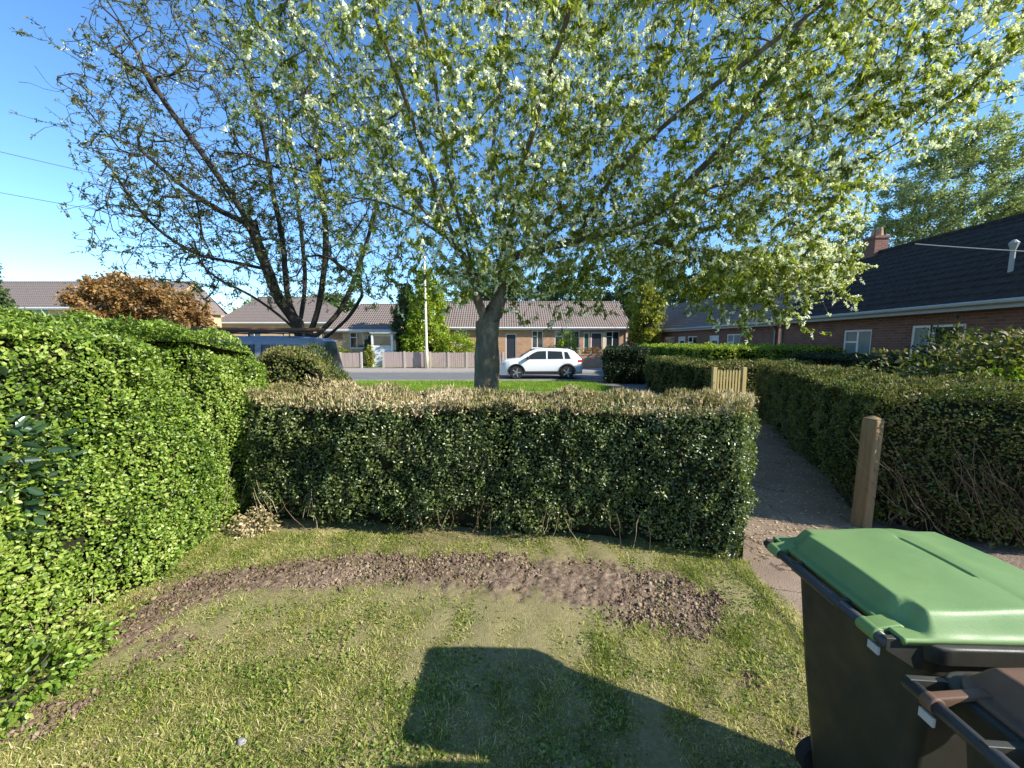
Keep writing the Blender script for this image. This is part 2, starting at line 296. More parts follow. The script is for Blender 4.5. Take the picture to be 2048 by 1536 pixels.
N, L, b = nodes(ml); an = N.new('ShaderNodeAttribute'); an.attribute_name = 'soil'
n = N.new('ShaderNodeTexNoise'); n.inputs['Scale'].default_value = 30; n.inputs['Detail'].default_value = 10; tc = N.new('ShaderNodeTexCoord'); L.new(tc.outputs['Object'], n.inputs['Vector'])
r2 = ramp(N, [(0.10, 0.068, 0.045, .3), (0.21, 0.15, 0.105, .5), (0.35, 0.265, 0.19, .72)]); L.new(n.outputs['Fac'], r2.inputs[0])
mx = N.new('ShaderNodeMix'); mx.data_type = 'RGBA'; L.new(an.outputs['Fac'], mx.inputs[0])
old = b.inputs['Base Color'].links[0].from_socket; L.new(old, mx.inputs[6]); L.new(r2.outputs[0], mx.inputs[7]); L.new(mx.outputs[2], b.inputs['Base Color'])
tag(link('lawn', me, ml, smooth=True), kind='structure')
def grass(name, x, y, z, h, wd, m, label, lean=.5):
    n = len(x); P = np.stack([x, y, z], -1); a = rng.uniform(0, 6.283, n); S = np.stack([np.cos(a), np.sin(a), a * 0], -1)
    ln = rng.normal(size=(n, 2)) * lean; U = unit(np.stack([ln[:, 0], ln[:, 1], np.ones(n)], -1)); U2 = unit(U + np.stack([ln[:, 0], ln[:, 1], -0.2 * np.ones(n)], -1) * .9)
    h = h[:, None]; wd = wd[:, None]; m1 = P + U * h * .55; t = m1 + U2 * h * .5
    V = np.stack([P - S * wd, P + S * wd, m1 - S * wd * .7, m1 + S * wd * .7, t], 1).reshape(-1, 3); b = np.arange(n)[:, None] * 5
    F = np.concatenate([b + np.array([0, 1, 3]), b + np.array([0, 3, 2]), b + np.array([2, 3, 4])])
    return tag(link(name, npmesh(name, V, F), m), label, 'grass', kind='stuff')
n = 480000; x = rng.uniform(-2.9, 1.86, n); y = rng.uniform(.95, 3.5, n); s = soil(x, y)
tuft = nz(np.stack([x, y, x * 0], -1), 6, 2) * .5 + nz(np.stack([x, y, x * 0], -1), 20, 1) * .3
k = (rng.uniform(size=n) < (1 - s * .86) * np.clip(.8 + tuft * .6, .45, 1)) & ((y < 3.3) | (x < -1)) & (~((x > 1.72) & (rng.uniform(size=n) < .6)))
x, y, tuft = x[k], y[k], tuft[k]
grass('grass', x, y, x * 0 - .006, (.009 + rng.gamma(2, .0062, len(x)) * (1 + .8 * tuft.clip(-1, 1))), rng.uniform(.001, .0027, len(x)), M['grass'], 'short sunlit grass of the patchy lawn in the foreground', .75)
n = 330000; x = rng.uniform(-2.9, 1.86, n); y = rng.uniform(.95, 3.5, n); k = rng.uniform(size=n) < (1 - soil(x, y) * .9); x, y = x[k], y[k]
grass('thatch', x, y, x * 0 + .001, rng.uniform(.006, .02, len(x)), rng.uniform(.0008, .002, len(x)), M['thatch'], 'dry matted thatch between the green blades of the lawn', 2.2)
n = 60000; x = rng.uniform(-2.8, 1.8, n); y = rng.uniform(.95, 3.4, n); k = rng.uniform(size=n) < (1 - soil(x, y)) * np.clip(.25 + nz(np.stack([x, y, x * 0], -1), 3.5, 4) * .8, .02, 1); x, y = x[k], y[k]
D = unit(rdirs(len(x)) * [1, 1, .35] + np.array([0, 0, .12])); Vq, Fq = leaves(np.stack([x, y, rng.uniform(.0, .018, len(x))], -1), D, unit(rdirs(len(x)) * .5 + np.array([0, 0, 1])), rng.uniform(.008, .022, len(x)), .65, .2)
tag(link('clover', npmesh('clover', Vq, Fq), M['clover']), 'small broad leaved weeds and clover through the lawn', 'weeds', kind='stuff')
# clods
ico = bmesh.new(); bmesh.ops.create_icosphere(ico, subdivisions=1, radius=1); iv = np.array([v.co[:] for v in ico.verts]); fi = np.array([[v.index for v in f.verts] for f in ico.faces]); ico.free()
n = 330000; x = rng.uniform(-2.7, 1.8, n); y = rng.uniform(.95, 3.4, n); k = rng.uniform(size=n) < .05 + soil(x, y) ** 1.2 * np.clip(.42 + .4 * nz(np.stack([x, y, x * 0], -1), 7, 1), .22, .8); x, y = x[k], y[k]; n = len(x)
sz = rng.gamma(1.1, .0027, n).clip(.001, .018) * (.45 + .55 * soil(x, y)); V = iv[None] * sz[:, None, None] * rng.uniform(.55, 1.4, (n, 1, 3)) * rng.uniform(.45, 1.4, (n, len(iv), 1)) + np.stack([x, y, sz * .4 + .002], -1)[:, None]
F = (fi[None] + (np.arange(n) * len(iv))[:, None, None]).reshape(-1, 3)
tag(link('soil_clods', npmesh('soil_clods', V.reshape(-1, 3), F), M['clod']), 'crumbly brown soil clods in the bare curved strip of lawn', 'soil', kind='stuff')
PATH = [(1.845, -3), (1.84, 2.9), (2.6, 4.1), (4.5, 7.3), (5.0, 9.0), (5.2, 12.5), (6.5, 12.5), (5.9, 8.8), (5.0, 6.4), (3.5, 3.7), (3.2, 2.6), (3.3, -3)]
sheet('path', PATH, 0.012, M['path'])
sheet('neighbour_garden', [(3.3, -3), (3.2, 2.6), (3.5, 3.7), (5, 6.4), (5.9, 8.8), (6.5, 16), (40, 16), (40, -3)], -0.02, M['earth'])
sheet('verge', [(-60, 4.6), (2.9, 4.6), (4.5, 7.3), (4.9, 9), (4.9, 12.6), (4.2, 16), (3.6, 18.1), (-60, 18.1)], -0.03, mat_noise('verge_earth', [(0.10, 0.15, 0.025), (0.17, 0.24, 0.04)], 1.5, 0.95, 10))
sheet('drive', [(4.9, 12.6), (4.2, 16), (3.6, 18.1), (5.9, 18.3), (6.6, 16.2), (6.6, 12.6)], -0.024, M['asphalt'])
n = 60000; x = rng.uniform(-8, 4.3, n); y = rng.uniform(14.5, 18.1, n); k = x < 4.2 - (y - 15) * .2; x, y = x[k], y[k]
grass('verge_grass', x, y, x * 0 - .03, rng.uniform(.04, .13, len(x)), rng.uniform(.004, .008, len(x)), M['verge'], 'bright green mown grass verge beside the road', .4)
sheet('road', [(-150, 18.25), (150, 18.25), (150, 23.7), (-150, 23.7)], -0.1 + 0.06, M['asphalt'])
sheet('pavement', [(-150, 23.86), (150, 23.86), (150, 26.2), (-150, 26.2)], 0.06, M['pavement'])
for nm, y0, y1, z in (('kerb', 23.7, 23.86, .075), ('kerb', 18.1, 18.25, .03)):
    mb = MB()
    for i in range(-70, 60):
        mb.box((i * .915, y0, -.1), (i * .915 + .905, y1, z))
    tag(mb.build(nm, M['kerb']), kind='structure')
sheet('front_gardens', [(-150, 26.2), (150, 26.2), (150, 33), (-150, 33)], 0.02, mat_noise('garden_turf', [(0.10, 0.14, 0.03), (0.17, 0.2, 0.06), (0.25, 0.2, 0.12)], .8, .95, 10))

# ------------------------------------------------------------------ hedges
def hedge(name, label, poly, h, lm, dens, size, amp=.06, cat='hedge', group=None, gaps=0, small=False, top=None, top_dens=None, seed=1, skip_edges=(), rc=.12, asp=.55, undercut=.08, tufts=0, coremat=None, core_in=.09):
    hf = h if callable(h) else (lambda x, y: x * 0 + h)
    poly = [np.array(p, float) for p in poly]; n = len(poly); cen = sum(poly) / n
    root = empty(name, (cen[0], cen[1], 0), 0, label, cat, group); off = np.array([cen[0], cen[1], 0])
    segs = [(poly[i], poly[(i + 1) % n]) for i in range(n)]
    Ps = []; Ns = []
    def disp(P, Nn):
        hh = hf(P[:, 0], P[:, 1]); zz = P[:, 2]
        f = np.clip((zz - (hh - rc)) / rc, 0, 1); ins = rc * (1 - np.sqrt(1 - (f * .98) ** 2)); ub = undercut * np.clip(1 - np.clip(zz, 0, 9) / .35, 0, 1) ** 1.5; f = np.minimum(f, 1)
        d = amp * (nz(P, 1.6, seed) * .6 + nz(P, 5, seed + 1) * .35 + nz(P, 13, seed + 2) * .2)
        return P + Nn * (d - ins - ub)[:, None]
    for i, (a, b) in enumerate(segs):
        if i in skip_edges: continue
        ln = np.linalg.norm(b - a); nn = np.array([(b - a)[1], -(b - a)[0], 0]) / ln; hm = float(np.mean(hf(np.array([a[0], b[0]]), np.array([a[1], b[1]]))))
        k = int(ln * hm * dens); t = rng.uniform(0, 1, k); xy = a + (b - a) * t[:, None]; z = rng.uniform(0.0, 1, k) * hf(xy[:, 0], xy[:, 1])
        P = np.column_stack([xy, z]); g = nz(P, 2.6, seed + 3) * .5 + nz(P, 9, seed) * .35
        keep = rng.uniform(size=k) < np.where(z < .4, 1 - gaps * np.clip(.75 - z / .45 + g * .8, 0, 1), 1) * np.clip(1.0 + g * .35, .5, 1)
        P = P[keep]; Nn = np.tile(nn, (len(P), 1)); P = disp(P, Nn) - Nn * rng.exponential(.028, len(P))[:, None]
        Ps.append(P); Ns.append(Nn + np.array([0, 0, .5]))
    A = np.array(poly); lo = A.min(0); hi = A.max(0); td = top_dens or dens; k = int(np.prod(hi - lo) * td)
    xy = rng.uniform(lo, hi, (k, 2)); m_ = in_poly(xy[:, 0], xy[:, 1], [tuple(p) for p in poly]); xy = xy[m_]
    z = hf(xy[:, 0], xy[:, 1]) + amp * .7 * nz(np.column_stack([xy, xy[:, 0] * 0]), 3, seed) - rng.exponential(.02, len(xy)) + .01
    T = np.column_stack([xy, z]); TN = np.tile([0, 0, 1.], (len(T), 1))
    def mk(P, Nn, m, nm):
        k = len(P); D = unit(rdirs(k) + unit(Nn) * .25 + np.array([0, 0, .15])); nr = unit(unit(Nn) * 1.1 + rdirs(k) * .9)
        V, F = leaves(P - off, D, nr, size * rng.uniform(.6, 1.3, k), asp, .3, small); return link(nm, npmesh(nm, V, F), m, root)
    if top:
        A_ = np.concatenate(Ps); AN = np.concatenate(Ns); hh = hf(A_[:, 0], A_[:, 1]); f = rng.uniform(size=len(A_)) < np.clip((A_[:, 2] - hh + .09 + nz(A_, 6, seed) * .05) / .15, 0, .75)
        g_ = rng.uniform(size=len(T)) < np.clip(.22 + nz(T, 3, seed + 2) * .3, .05, .7)
        mk(np.concatenate([A_[~f], T[g_]]), np.concatenate([AN[~f], TN[g_]]), lm, 'foliage'); mk(np.concatenate([A_[f], T[~g_]]), np.concatenate([AN[f], TN[~g_]]), top, 'clipped_top')
    else: mk(np.concatenate(Ps + [T]), np.concatenate(Ns + [TN]), lm, 'foliage')
    if tufts:
        k = int(len(T) * tufts); i = rng.integers(0, len(T), k); D = unit(rdirs(k) * .45 + np.array([0, 0, 1])); L_ = rng.uniform(.02, .085, k)
        V, F = leaves(T[i] - off - D * .02, D, rdirs(k), L_, .13, 0, True); link('twig_ends', npmesh('twig_ends', V, F), top or lm, root)
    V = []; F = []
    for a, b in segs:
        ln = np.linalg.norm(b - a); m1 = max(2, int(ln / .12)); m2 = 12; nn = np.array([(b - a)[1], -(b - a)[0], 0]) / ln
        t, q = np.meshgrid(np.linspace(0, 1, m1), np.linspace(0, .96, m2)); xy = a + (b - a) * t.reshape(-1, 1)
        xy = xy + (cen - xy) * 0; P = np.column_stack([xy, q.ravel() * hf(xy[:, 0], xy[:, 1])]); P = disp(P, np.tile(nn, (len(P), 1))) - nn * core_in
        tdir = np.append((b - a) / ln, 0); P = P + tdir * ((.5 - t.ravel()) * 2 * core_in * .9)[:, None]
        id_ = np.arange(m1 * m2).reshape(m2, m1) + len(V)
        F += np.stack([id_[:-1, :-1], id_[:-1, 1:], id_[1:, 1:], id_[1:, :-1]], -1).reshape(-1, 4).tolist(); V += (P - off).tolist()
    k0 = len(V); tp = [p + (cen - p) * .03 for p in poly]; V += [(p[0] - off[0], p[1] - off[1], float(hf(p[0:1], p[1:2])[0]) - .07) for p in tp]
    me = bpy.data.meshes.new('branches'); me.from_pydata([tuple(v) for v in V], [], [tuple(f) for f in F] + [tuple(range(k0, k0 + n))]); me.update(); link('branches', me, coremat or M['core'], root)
    return root
def sticks(name, pts, root, r=.006, m=None, k=4):
    mb = MB()
    for p in pts: mb.tube(p, [r * random.uniform(.25, .6) * (1 - .6 * i / len(p)) for i in range(len(p))], k)
    return mb.build(name, m or M['twig'], root)
def twiggy(a, b, h, n, spread=.5, seed=3):
    rr = random.Random(seed); out = []
    for _ in range(n):
        t = rr.random(); x = a[0] + (b[0] - a[0]) * t; y = a[1] + (b[1] - a[1]) * t; z = rr.uniform(0, h * .35); p = [(x, y, z)]
        dx, dy = rr.uniform(-1, 1) * spread, rr.uniform(-.3, .3) * spread
        for j in range(4):
            x += dx * .12 + rr.uniform(-.025, .025); y += dy * .1 + rr.uniform(-.02, .02); z += h * rr.uniform(.08, .2); p.append((x, y, z))
        out.append(p)
    return out
FH = [(-2.55, 3.62), (-1.4, 3.40), (-.1, 3.34), (1.1, 3.16), (1.86, 2.93), (2.5, 3.95), (.8, 4.2), (-1.2, 4.3), (-2.7, 4.45)]
fh = hedge('privet_hedge', 'long dark green clipped hedge with tan brown cut top facing across the lawn', FH, 1.26, M['hedge_dark'], 6800, .027, .10,
      gaps=1.25, top=M['clipped'], top_dens=5200, tufts=.8, seed=1, undercut=.12)
sticks('twigs', [[(x - sum(p[0] for p in FH) / 9, y - sum(p[1] for p in FH) / 9, z) for x, y, z in p] for p in
      twiggy((-2.35, 3.52), (-1.9, 3.47), .55, 9, .5, 4) + twiggy((-1.9, 3.5), (1.6, 3.06), .5, 26, .25, 5)], fh, .006)
LHh = lambda x, y: np.interp(y, [0, 2.6, 3.3, 3.75, 4.1, 4.4], [1.89, 1.89, 1.87, 1.81, 1.70, 1.55]) + 0 * x
LH = [(-2.62, .1), (-2.66, 1.6), (-2.62, 2.4), (-2.62, 3.2), (-2.66, 4.0), (-3.1, 4.45), (-5.2, 4.6), (-5.2, .1)]
lh = hedge('privet_hedge', 'tall bright green leafy hedge filling the left side of the garden', LH, LHh, M['hedge_bright'], 10500, .0245, .13,
      gaps=.6, seed=2, rc=.25, undercut=.16, skip_edges=(6, 7), asp=.62, tufts=.05)
lc = (sum(p[0] for p in LH) / 8, sum(p[1] for p in LH) / 8)
sticks('twigs', [[(x - lc[0], y - lc[1], z) for x, y, z in p] for p in twiggy((-2.75, 3.4), (-2.7, 4.1), .7, 10, .6, 8) + twiggy((-2.72, 1.5), (-2.72, 3.4), .45, 12, .6, 9)], lh, .006)
def leaf_clump(name, label, cen, rad, n, size, m, cat='shrub', asp=.45, group=None, droop=.2, stem=True, small=False, shell=.5):
    root = empty(name, (cen[0], cen[1], 0), 0, label, cat, group); d = rdirs(n); rr = (shell + (1 - shell) * rng.uniform(size=n)) [:, None]
    P = d * rr * np.array(rad); P = P * (1 + .25 * nz(P / max(rad), 3, 4))[:, None] + np.array([0, 0, cen[2]]); P[:, 2] = np.maximum(P[:, 2], .02)
    V, F = leaves(P, unit(d + rdirs(n) * .8 - np.array([0, 0, droop])), unit(d + rdirs(n)), size * rng.uniform(.6, 1.3, n), asp, .25, small)
    link('foliage', npmesh('foliage', V, F), m, root)
    if stem:
        mb = MB(); rr = random.Random(n)
        for _ in range(7):
            e = (rr.uniform(-.7, .7) * rad[0], rr.uniform(-.7, .7) * rad[1], cen[2] + rr.uniform(0, .6) * rad[2])
            mb.tube([(rr.uniform(-.05, .05), rr.uniform(-.05, .05), 0), (e[0] * .4, e[1] * .4, e[2] * .5), e], [.03 * max(rad), .018 * max(rad), .006 * max(rad)], 5)
        mb.build('twigs', M['bark_dark'], root)
    return root
leaf_clump('laurel_shrub', 'dark glossy large leaved shrub growing out of the bright left hedge', (-2.78, 1.92, 1.15), (.24, .42, .48), 800, .08, M['laurel'], asp=.4)
leaf_clump('nettle_clump', 'low leafy weeds at the foot of the left hedge', (-2.5, 1.75, .08), (.22, .5, .13), 2600, .03, M['hedge_bright'], 'weeds', .6)
leaf_clump('ivy_clump', 'small tangle of dead leaves and ivy in the corner between the two hedges', (-2.45, 3.5, .08), (.2, .14, .16), 700, .03, M['clipped'], 'weeds', .6)
hedge('privet_hedge', 'rough olive hedge stub with orange brown clipped end beside the parked van', [(-3.1, 4.62), (-2.5, 4.55), (-2.1, 4.6), (-2.15, 5.2), (-3.2, 5.3)],
      lambda x, y: np.interp(x, [-3.1, -2.6, -2.3, -2.1], [1.68, 1.66, 1.45, 1.3]), M['hedge_olive'], 4500, .032, .1, seed=3, tufts=.6, rc=.2)
leaf_clump('hedge_cutting', 'orange brown clipped patch on the hedge stub beside the van', (-2.28, 4.5, 1.2), (.28, .1, .22), 1500, .035, M['clipped'], 'hedge', .3, stem=False)
# right side of the path
RH = [(3.46, 3.66), (4.4, 3.05), (6.4, 2.8), (6.8, 4.6), (5.1, 5.0), (6.3, 8.7), (5.75, 9.0)]
rh = hedge('privet_hedge', 'long right hand hedge beside the path with dark side and twiggy sunlit front', RH,
      lambda x, y: 1.32 + 0 * x, M['hedge_olive'], 4200, .03, .11, gaps=1.0, seed=4, tufts=.5, undercut=.12, rc=.18)
rc_ = (sum(p[0] for p in RH) / 7, sum(p[1] for p in RH) / 7)
sticks('twigs', [[(x - rc_[0], y - rc_[1], z) for x, y, z in p] for p in twiggy((3.68, 3.6), (4.5, 3.09), 1.0, 190, 1.3, 12) + twiggy((4.5, 3.12), (6.3, 2.85), 1.0, 90, 1.3, 13) + twiggy((3.6, 3.9), (5.6, 8.6), .8, 40, .5, 14)], rh, .006)
hedge('privet_hedge', 'dark hedge with olive top running away beyond the picket gate', [(5.32, 9.9), (6.6, 9.9), (12.2, 12.2), (12, 14), (6.4, 15.4), (5.25, 15.2)], 1.17, M['hedge_olive'], 1100, .06, .12, seed=5, small=True, rc=.2)
hedge('holly_hedge', 'tall dark hedge block at the corner of the road and drive', [(4.1, 17.0), (5.9, 16.6), (6.6, 20.5), (5.2, 21.2)], 1.5, M['hedge_shade'], 900, .07, .15, seed=6, small=True)
hedge('privet_hedge', 'bright green hedge in front of the shaded right hand bungalows', [(6.9, 13.4), (12.2, 12.6), (12.4, 13.5), (8.3, 15.2), (9.0, 24), (7.6, 24)], 1.62, M['lime'], 700, .075, .12, seed=7, small=True)
hedge('privet_hedge', 'low dark hedge under the casement window of the right bungalow', [(8.2, 8.6), (9.4, 8.4), (9.9, 12.2), (8.8, 12.4)], 1.42, M['hedge_shade'], 800, .06, .12, seed=8, small=True)
leaf_clump('laurel_bush', 'large rounded green bush in front of the right bungalow', (8.1, 5.9, .85), (1.8, 1.5, 1.3), 20000, .085, M['hedge_olive'], 'bush', .5, shell=.7)
leaf_clump('laurel_bush', 'sunlit glossy bush at the right edge below the bungalow window', (7.2, 4.9, .9), (1.1, .7, .8), 9000, .06, M['lime'], 'bush', .5, shell=.7)
leaf_clump('climbing_plant', 'dark leafy climber against the brick between the two bungalow windows', (10.1, 9.2, 1.05), (.35, .6, 1.1), 2600, .07, M['hedge_shade'], 'climber')

# ------------------------------------------------------------------ trees
def smooth_pl(pts, step=.25):
    pts = [np.array(p, float) for p in pts]; P = [2 * pts[0] - pts[1]] + pts + [2 * pts[-1] - pts[-2]]; out = []
    for i in range(1, len(P) - 2):
        p0, p1, p2, p3 = P[i - 1:i + 3]; n = max(1, int(np.linalg.norm(p2 - p1) / step))
        for j in range(n):
            t = j / n; out.append(.5 * ((2 * p1) + (p2 - p0) * t + (2 * p0 - 5 * p1 + 4 * p2 - p3) * t * t + (3 * p1 - p0 - 3 * p2 + p3) * t ** 3))
    out.append(pts[-1]); return out
class Tree:
    def __init__(s): s.p = []; s.par = []; s.lead = []
    def limb(s, pts, parent=None, jit=.0):
        q = smooth_pl(pts)
        if parent is None and s.p:
            d = [np.linalg.norm(np.array(x) - q[0]) for x in s.p]; parent = int(np.argmin(d)); q = q[1:] if d[parent] < .3 else q
        cur = parent if parent is not None else -1
        for v in q:
            s.p.append(np.array(v) + rng.normal(size=3) * jit); s.par.append(cur); cur = len(s.p) - 1
    def grow(s, targets, seg=.28, curl=.35, droop=0.0, maxd=99):
        B = 40; i = 0; base = None; T = np.array(targets)
        kd0 = KDTree(len(s.p)); [kd0.insert(p, k) for k, p in enumerate(s.p)]; kd0.balance()
        T = T[np.argsort([kd0.find(t)[2] for t in T])]
        while i < len(T):
            kd = KDTree(len(s.p)); [kd.insert(p, k) for k, p in enumerate(s.p)]; kd.balance()
            for t in T[i:i + B]:
                c = kd.find_n(t, 6); c = min(c, key=lambda q: q[2] + (.35 * max(0, q[0][2] - t[2])) * (1 if droop <= 0 else .2)); a, k, d = np.array(c[0]), c[1], c[2]
                if d < seg * .6 or d > maxd: continue
                pd = unit((s.p[k] - s.p[s.par[k]])[None])[0] if s.par[k] >= 0 else np.array([0, 0, 1.])
                n = max(2, int(d / seg)); mid = a + pd * d * curl + np.array([0, 0, .08 * d]); cur = k
                for j in range(1, n + 1):
                    u = j / n; v = (1 - u) ** 2 * a + 2 * u * (1 - u) * mid + u * u * t + rng.normal(size=3) * .035 * min(1, d) + np.array([0, 0, -droop * u * u * d])
                    s.p.append(v); s.par.append(cur); cur = len(s.p) - 1
            i += B
    def radii(s, tip, ex=2.4, rmax=None, pw=1.55):
        n = len(s.p); acc = np.zeros(n); s.nch = np.zeros(n, int)
        for i in range(n - 1, -1, -1):
            if acc[i] == 0: acc[i] = tip ** ex
            if s.par[i] >= 0: acc[s.par[i]] += acc[i] ; s.nch[s.par[i]] += 1
        r = acc ** (1 / ex)
        if rmax: r = tip * (rmax / tip) ** ((np.log(r / tip) / np.log(r[0] / tip)) ** pw)
        s.r = r; return r
    def mesh(s, name, m, root, off, lo=0, hi=9):
        P = np.array(s.p) - off; par = np.array(s.par); r = s.r; D = np.zeros_like(P); k = par >= 0; D[k] = unit(P[k] - P[par[k]]); D[~k] = [0, 0, 1]
        main = np.full(len(P), -1);
        for i in range(len(P)):
            if par[i] >= 0 and (main[par[i]] < 0 or r[i] > r[main[par[i]]]): main[par[i]] = i
        Vs = []; Fs = []; nv = 0
        for a, b, sides in ((0, .006, 3), (.006, .03, 5), (.03, 9, 12)):
            e = np.where(k & (r >= a) & (r < b) & (r >= lo) & (r < hi))[0]
            if not len(e): continue
            ism = main[par[e]] == e; Dp = np.where(ism[:, None], D[par[e]], D[e]); rp = np.where(ism, r[par[e]], np.minimum(r[e] * 1.15, r[par[e]]))
            ang = np.arange(sides) * 2 * np.pi / sides
            def ring(c, d, rr):
                ref = np.where(np.abs(d[:, 2:3]) > .999, [[1., 0, 0]], [[.13, .99, .05]]); u = unit(np.cross(d, ref)); v = np.cross(d, u)
                q = c[:, None] + (u[:, None] * np.cos(ang)[None, :, None] + v[:, None] * np.sin(ang)[None, :, None]) * rr[:, None, None]
                return q
            A = ring(P[par[e]], Dp, rp); Bq = ring(P[e], D[e], r[e])
            if sides == 12:
                for Q, c in ((A, P[par[e]]), (Bq, P[e])): Q += (Q - c[:, None]) * (.10 * nz(Q.reshape(-1, 3) * [1, 1, .4], 7, 1)).reshape(len(e), sides, 1)
            Vs.append(np.concatenate([A, Bq], 1).reshape(-1, 3)); j = np.arange(sides); q = np.stack([j, (j + 1) % sides, (j + 1) % sides + sides, j + sides], -1)
            Fs.append((q[None] + (np.arange(len(e)) * 2 * sides)[:, None, None] + nv).reshape(-1, 4)); nv += len(e) * 2 * sides
        return link(name, npmesh(name, np.concatenate(Vs), np.concatenate(Fs)), m, root, True)
    def twignodes(s, rr):
        P = np.array(s.p); par = np.array(s.par); k = np.where((s.r < rr) & (par >= 0))[0]; return P[k], unit(P[k] - P[par[k]]), k
def crown_pts(n, ells, clump=.0, shell=.35, zmin=0):
    out = []; vol = np.array([np.prod(e[1]) for e in ells]) ** .67; vol /= vol.sum()
    for (c, r), f in zip(ells, vol):
        k = int(n * f); d = rdirs(k); u = (shell ** 3 + (1 - shell ** 3) * rng.uniform(size=k)) ** (1 / 3); out.append(np.array(c) + d * u[:, None] * np.array(r))
    P = np.concatenate(out); P = P[P[:, 2] > zmin]; return P
def put_leaves(name, P, D, n, size, m, root, off, spread=.12, droop=.5, asp=.42, small=True, jit=.4):
    k = len(P); i = np.repeat(np.arange(k), n) if np.isscalar(n) else np.repeat(np.arange(k), n); q = len(i)
    pos = P[i] + rdirs(q) * spread * rng.uniform(0, 1, (q, 1)) - D[i] * rng.uniform(0, .2, (q, 1)); d = unit(D[i] * .5 + rdirs(q) * .8 + np.array([0, 0, -droop]))
    V, F = leaves(pos - off, d, unit(rdirs(q) * .8 + np.array([.05, -.4, .6])), size * rng.uniform(.55, 1.25, q), asp, .25, small); return link(name, npmesh(name, V, F), m, root)
def put_flowers(P, D, root, off, ln=.12, per=12, fs=.02, droop=.4):
    k = len(P); d = unit(D * .6 + rdirs(k) * .7 + np.array([0, 0, -droop])); i = np.repeat(np.arange(k), per); t = rng.uniform(0, 1, len(i)) ** .8
    L_ = (ln * rng.uniform(.6, 1.25, k))[i]; pos = P[i] + d[i] * (t * L_)[:, None] + rdirs(len(i)) * (.017 * (1.15 - t))[:, None]
    V, F = leaves(pos - off, rdirs(len(i)), rdirs(len(i)), fs * rng.uniform(.7, 1.3, len(i)), .9, .1, True); return link('blossom', npmesh('blossom', V, F), M['blossom'], root)
def W(px, py, Y):
    """a point of the place from a sighting: column, row, distance"""
    p = R(6.16); x = (px - 1024) / 769; y = (py - 768) / 769; a = math.cos(p) - math.sin(p) * y; d = -(math.sin(p) + math.cos(p) * y); t = Y / a
    return (x * t, Y, CAM_H + d * t)
# near cherry
T1 = Tree(); base = (-.56, 8.5, -.05)
T1.limb([base, (-.56, 8.5, .6), (-.55, 8.5, 1.5), W(975, 645, 8.5)])
T1.limb([W(975, 645, 8.5), W(955, 600, 8.45), W(945, 540, 8.3), W(925, 460, 8.0), W(900, 360, 7.7), W(880, 230, 7.4), W(850, 60, 7.0), (-2.2, 6.7, 9.6)])
T1.limb([W(975, 645, 8.5), W(1000, 595, 8.6), W(1005, 520, 8.7), W(995, 430, 8.8), W(985, 320, 8.8), W(1000, 170, 8.8), W(1020, 0, 8.7), (.3, 8.4, 10.6)])
T1.limb([W(1005, 530, 8.7), W(1050, 505, 8.6), W(1150, 482, 8.5), W(1225, 462, 8.4), W(1290, 440, 8.3), W(1345, 395, 8.2), W(1400, 340, 8.0), W(1450, 290, 7.9), W(1500, 215, 7.8), W(1560, 115, 7.7), W(1640, 0, 7.6), (7.3, 7.4, 9.7)])
T1.limb([W(1230, 461, 8.4), W(1320, 470, 8.2), W(1420, 440, 8.0), W(1520, 420, 7.6), W(1600, 380, 7.3)])
T1.limb([W(1060, 503, 8.6), W(1130, 440, 8.9), W(1190, 370, 9.3), W(1250, 300, 9.7), W(1300, 200, 10.1), W(1350, 60, 10.4)])
T1.limb([W(945, 540, 8.3), W(900, 480, 8.6), W(840, 410, 9.0), W(770, 310, 9.4), W(700, 190, 9.7), W(640, 60, 9.9)])
T1.limb([W(950, 570, 8.4), (-1.3, 7.4, 4.3), (-1.6, 6.4, 5.4), (-1.9, 5.4, 6.4), (-2.1, 4.6, 7.3)])
T1.limb([W(1005, 520, 8.7), (.1, 7.6, 4.7), (.5, 6.6, 5.7), (.9, 5.5, 6.6), (1.2, 4.6, 7.5)])
T1.limb([W(1150, 482, 8.5), (1.9, 7.6, 4.9), (2.7, 6.7, 5.5), (3.7, 5.8, 6.0), (4.8, 5.0, 6.6)])
T1.limb([W(1290, 440, 8.3), (3.6, 7.3, 4.6), (4.8, 6.5, 4.5), (5.4, 6.3, 4.6)])
T1.limb([W(1005, 520, 8.7), (.3, 9.8, 5.2), (.8, 11, 6.6), (1.2, 12, 8.2)])
T1.limb([W(1150, 482, 8.5), (2.2, 9.4, 4.8), (3.4, 10.4, 5.4), (4.6, 11.2, 6.2)])
T1.limb([W(1225, 462, 8.4), (3.2, 8.5, 3.9), (4.4, 8.4, 3.6), (5.4, 8.3, 3.3), (6.2, 8.3, 3.0)])
T1.limb([W(900, 480, 8.6), (-2.3, 8.6, 4.6), (-3.2, 8.7, 4.9), (-4.1, 8.8, 4.9)])
e1 = [((1.0, 8.3, 7.6), (6.3, 4.6, 4.2)), ((4.6, 7.6, 6.2), (4.6, 3.2, 3.4)), ((6.6, 7.2, 6.0), (3.2, 2.4, 3.0)), ((-1.2, 7.6, 6.4), (3.8, 3.6, 3.6)), ((4.9, 7.6, 3.8), (3.0, 1.8, 1.2))]
def trim(P):
    a = P[:, 0] / P[:, 1]; e = (P[:, 2] - CAM_H) / P[:, 1]; j = rng.normal(size=len(P)) * .05
    return P[(a + j < np.interp(e, [0, .18, .3, .4, .5, .57, .75, 1.0], [.74, .86, .83, .88, 1.04, 1.13, 1.30, 1.5]))]
T1.grow(trim(crown_pts(300, e1, shell=.3, zmin=3.0)), .3, .4)
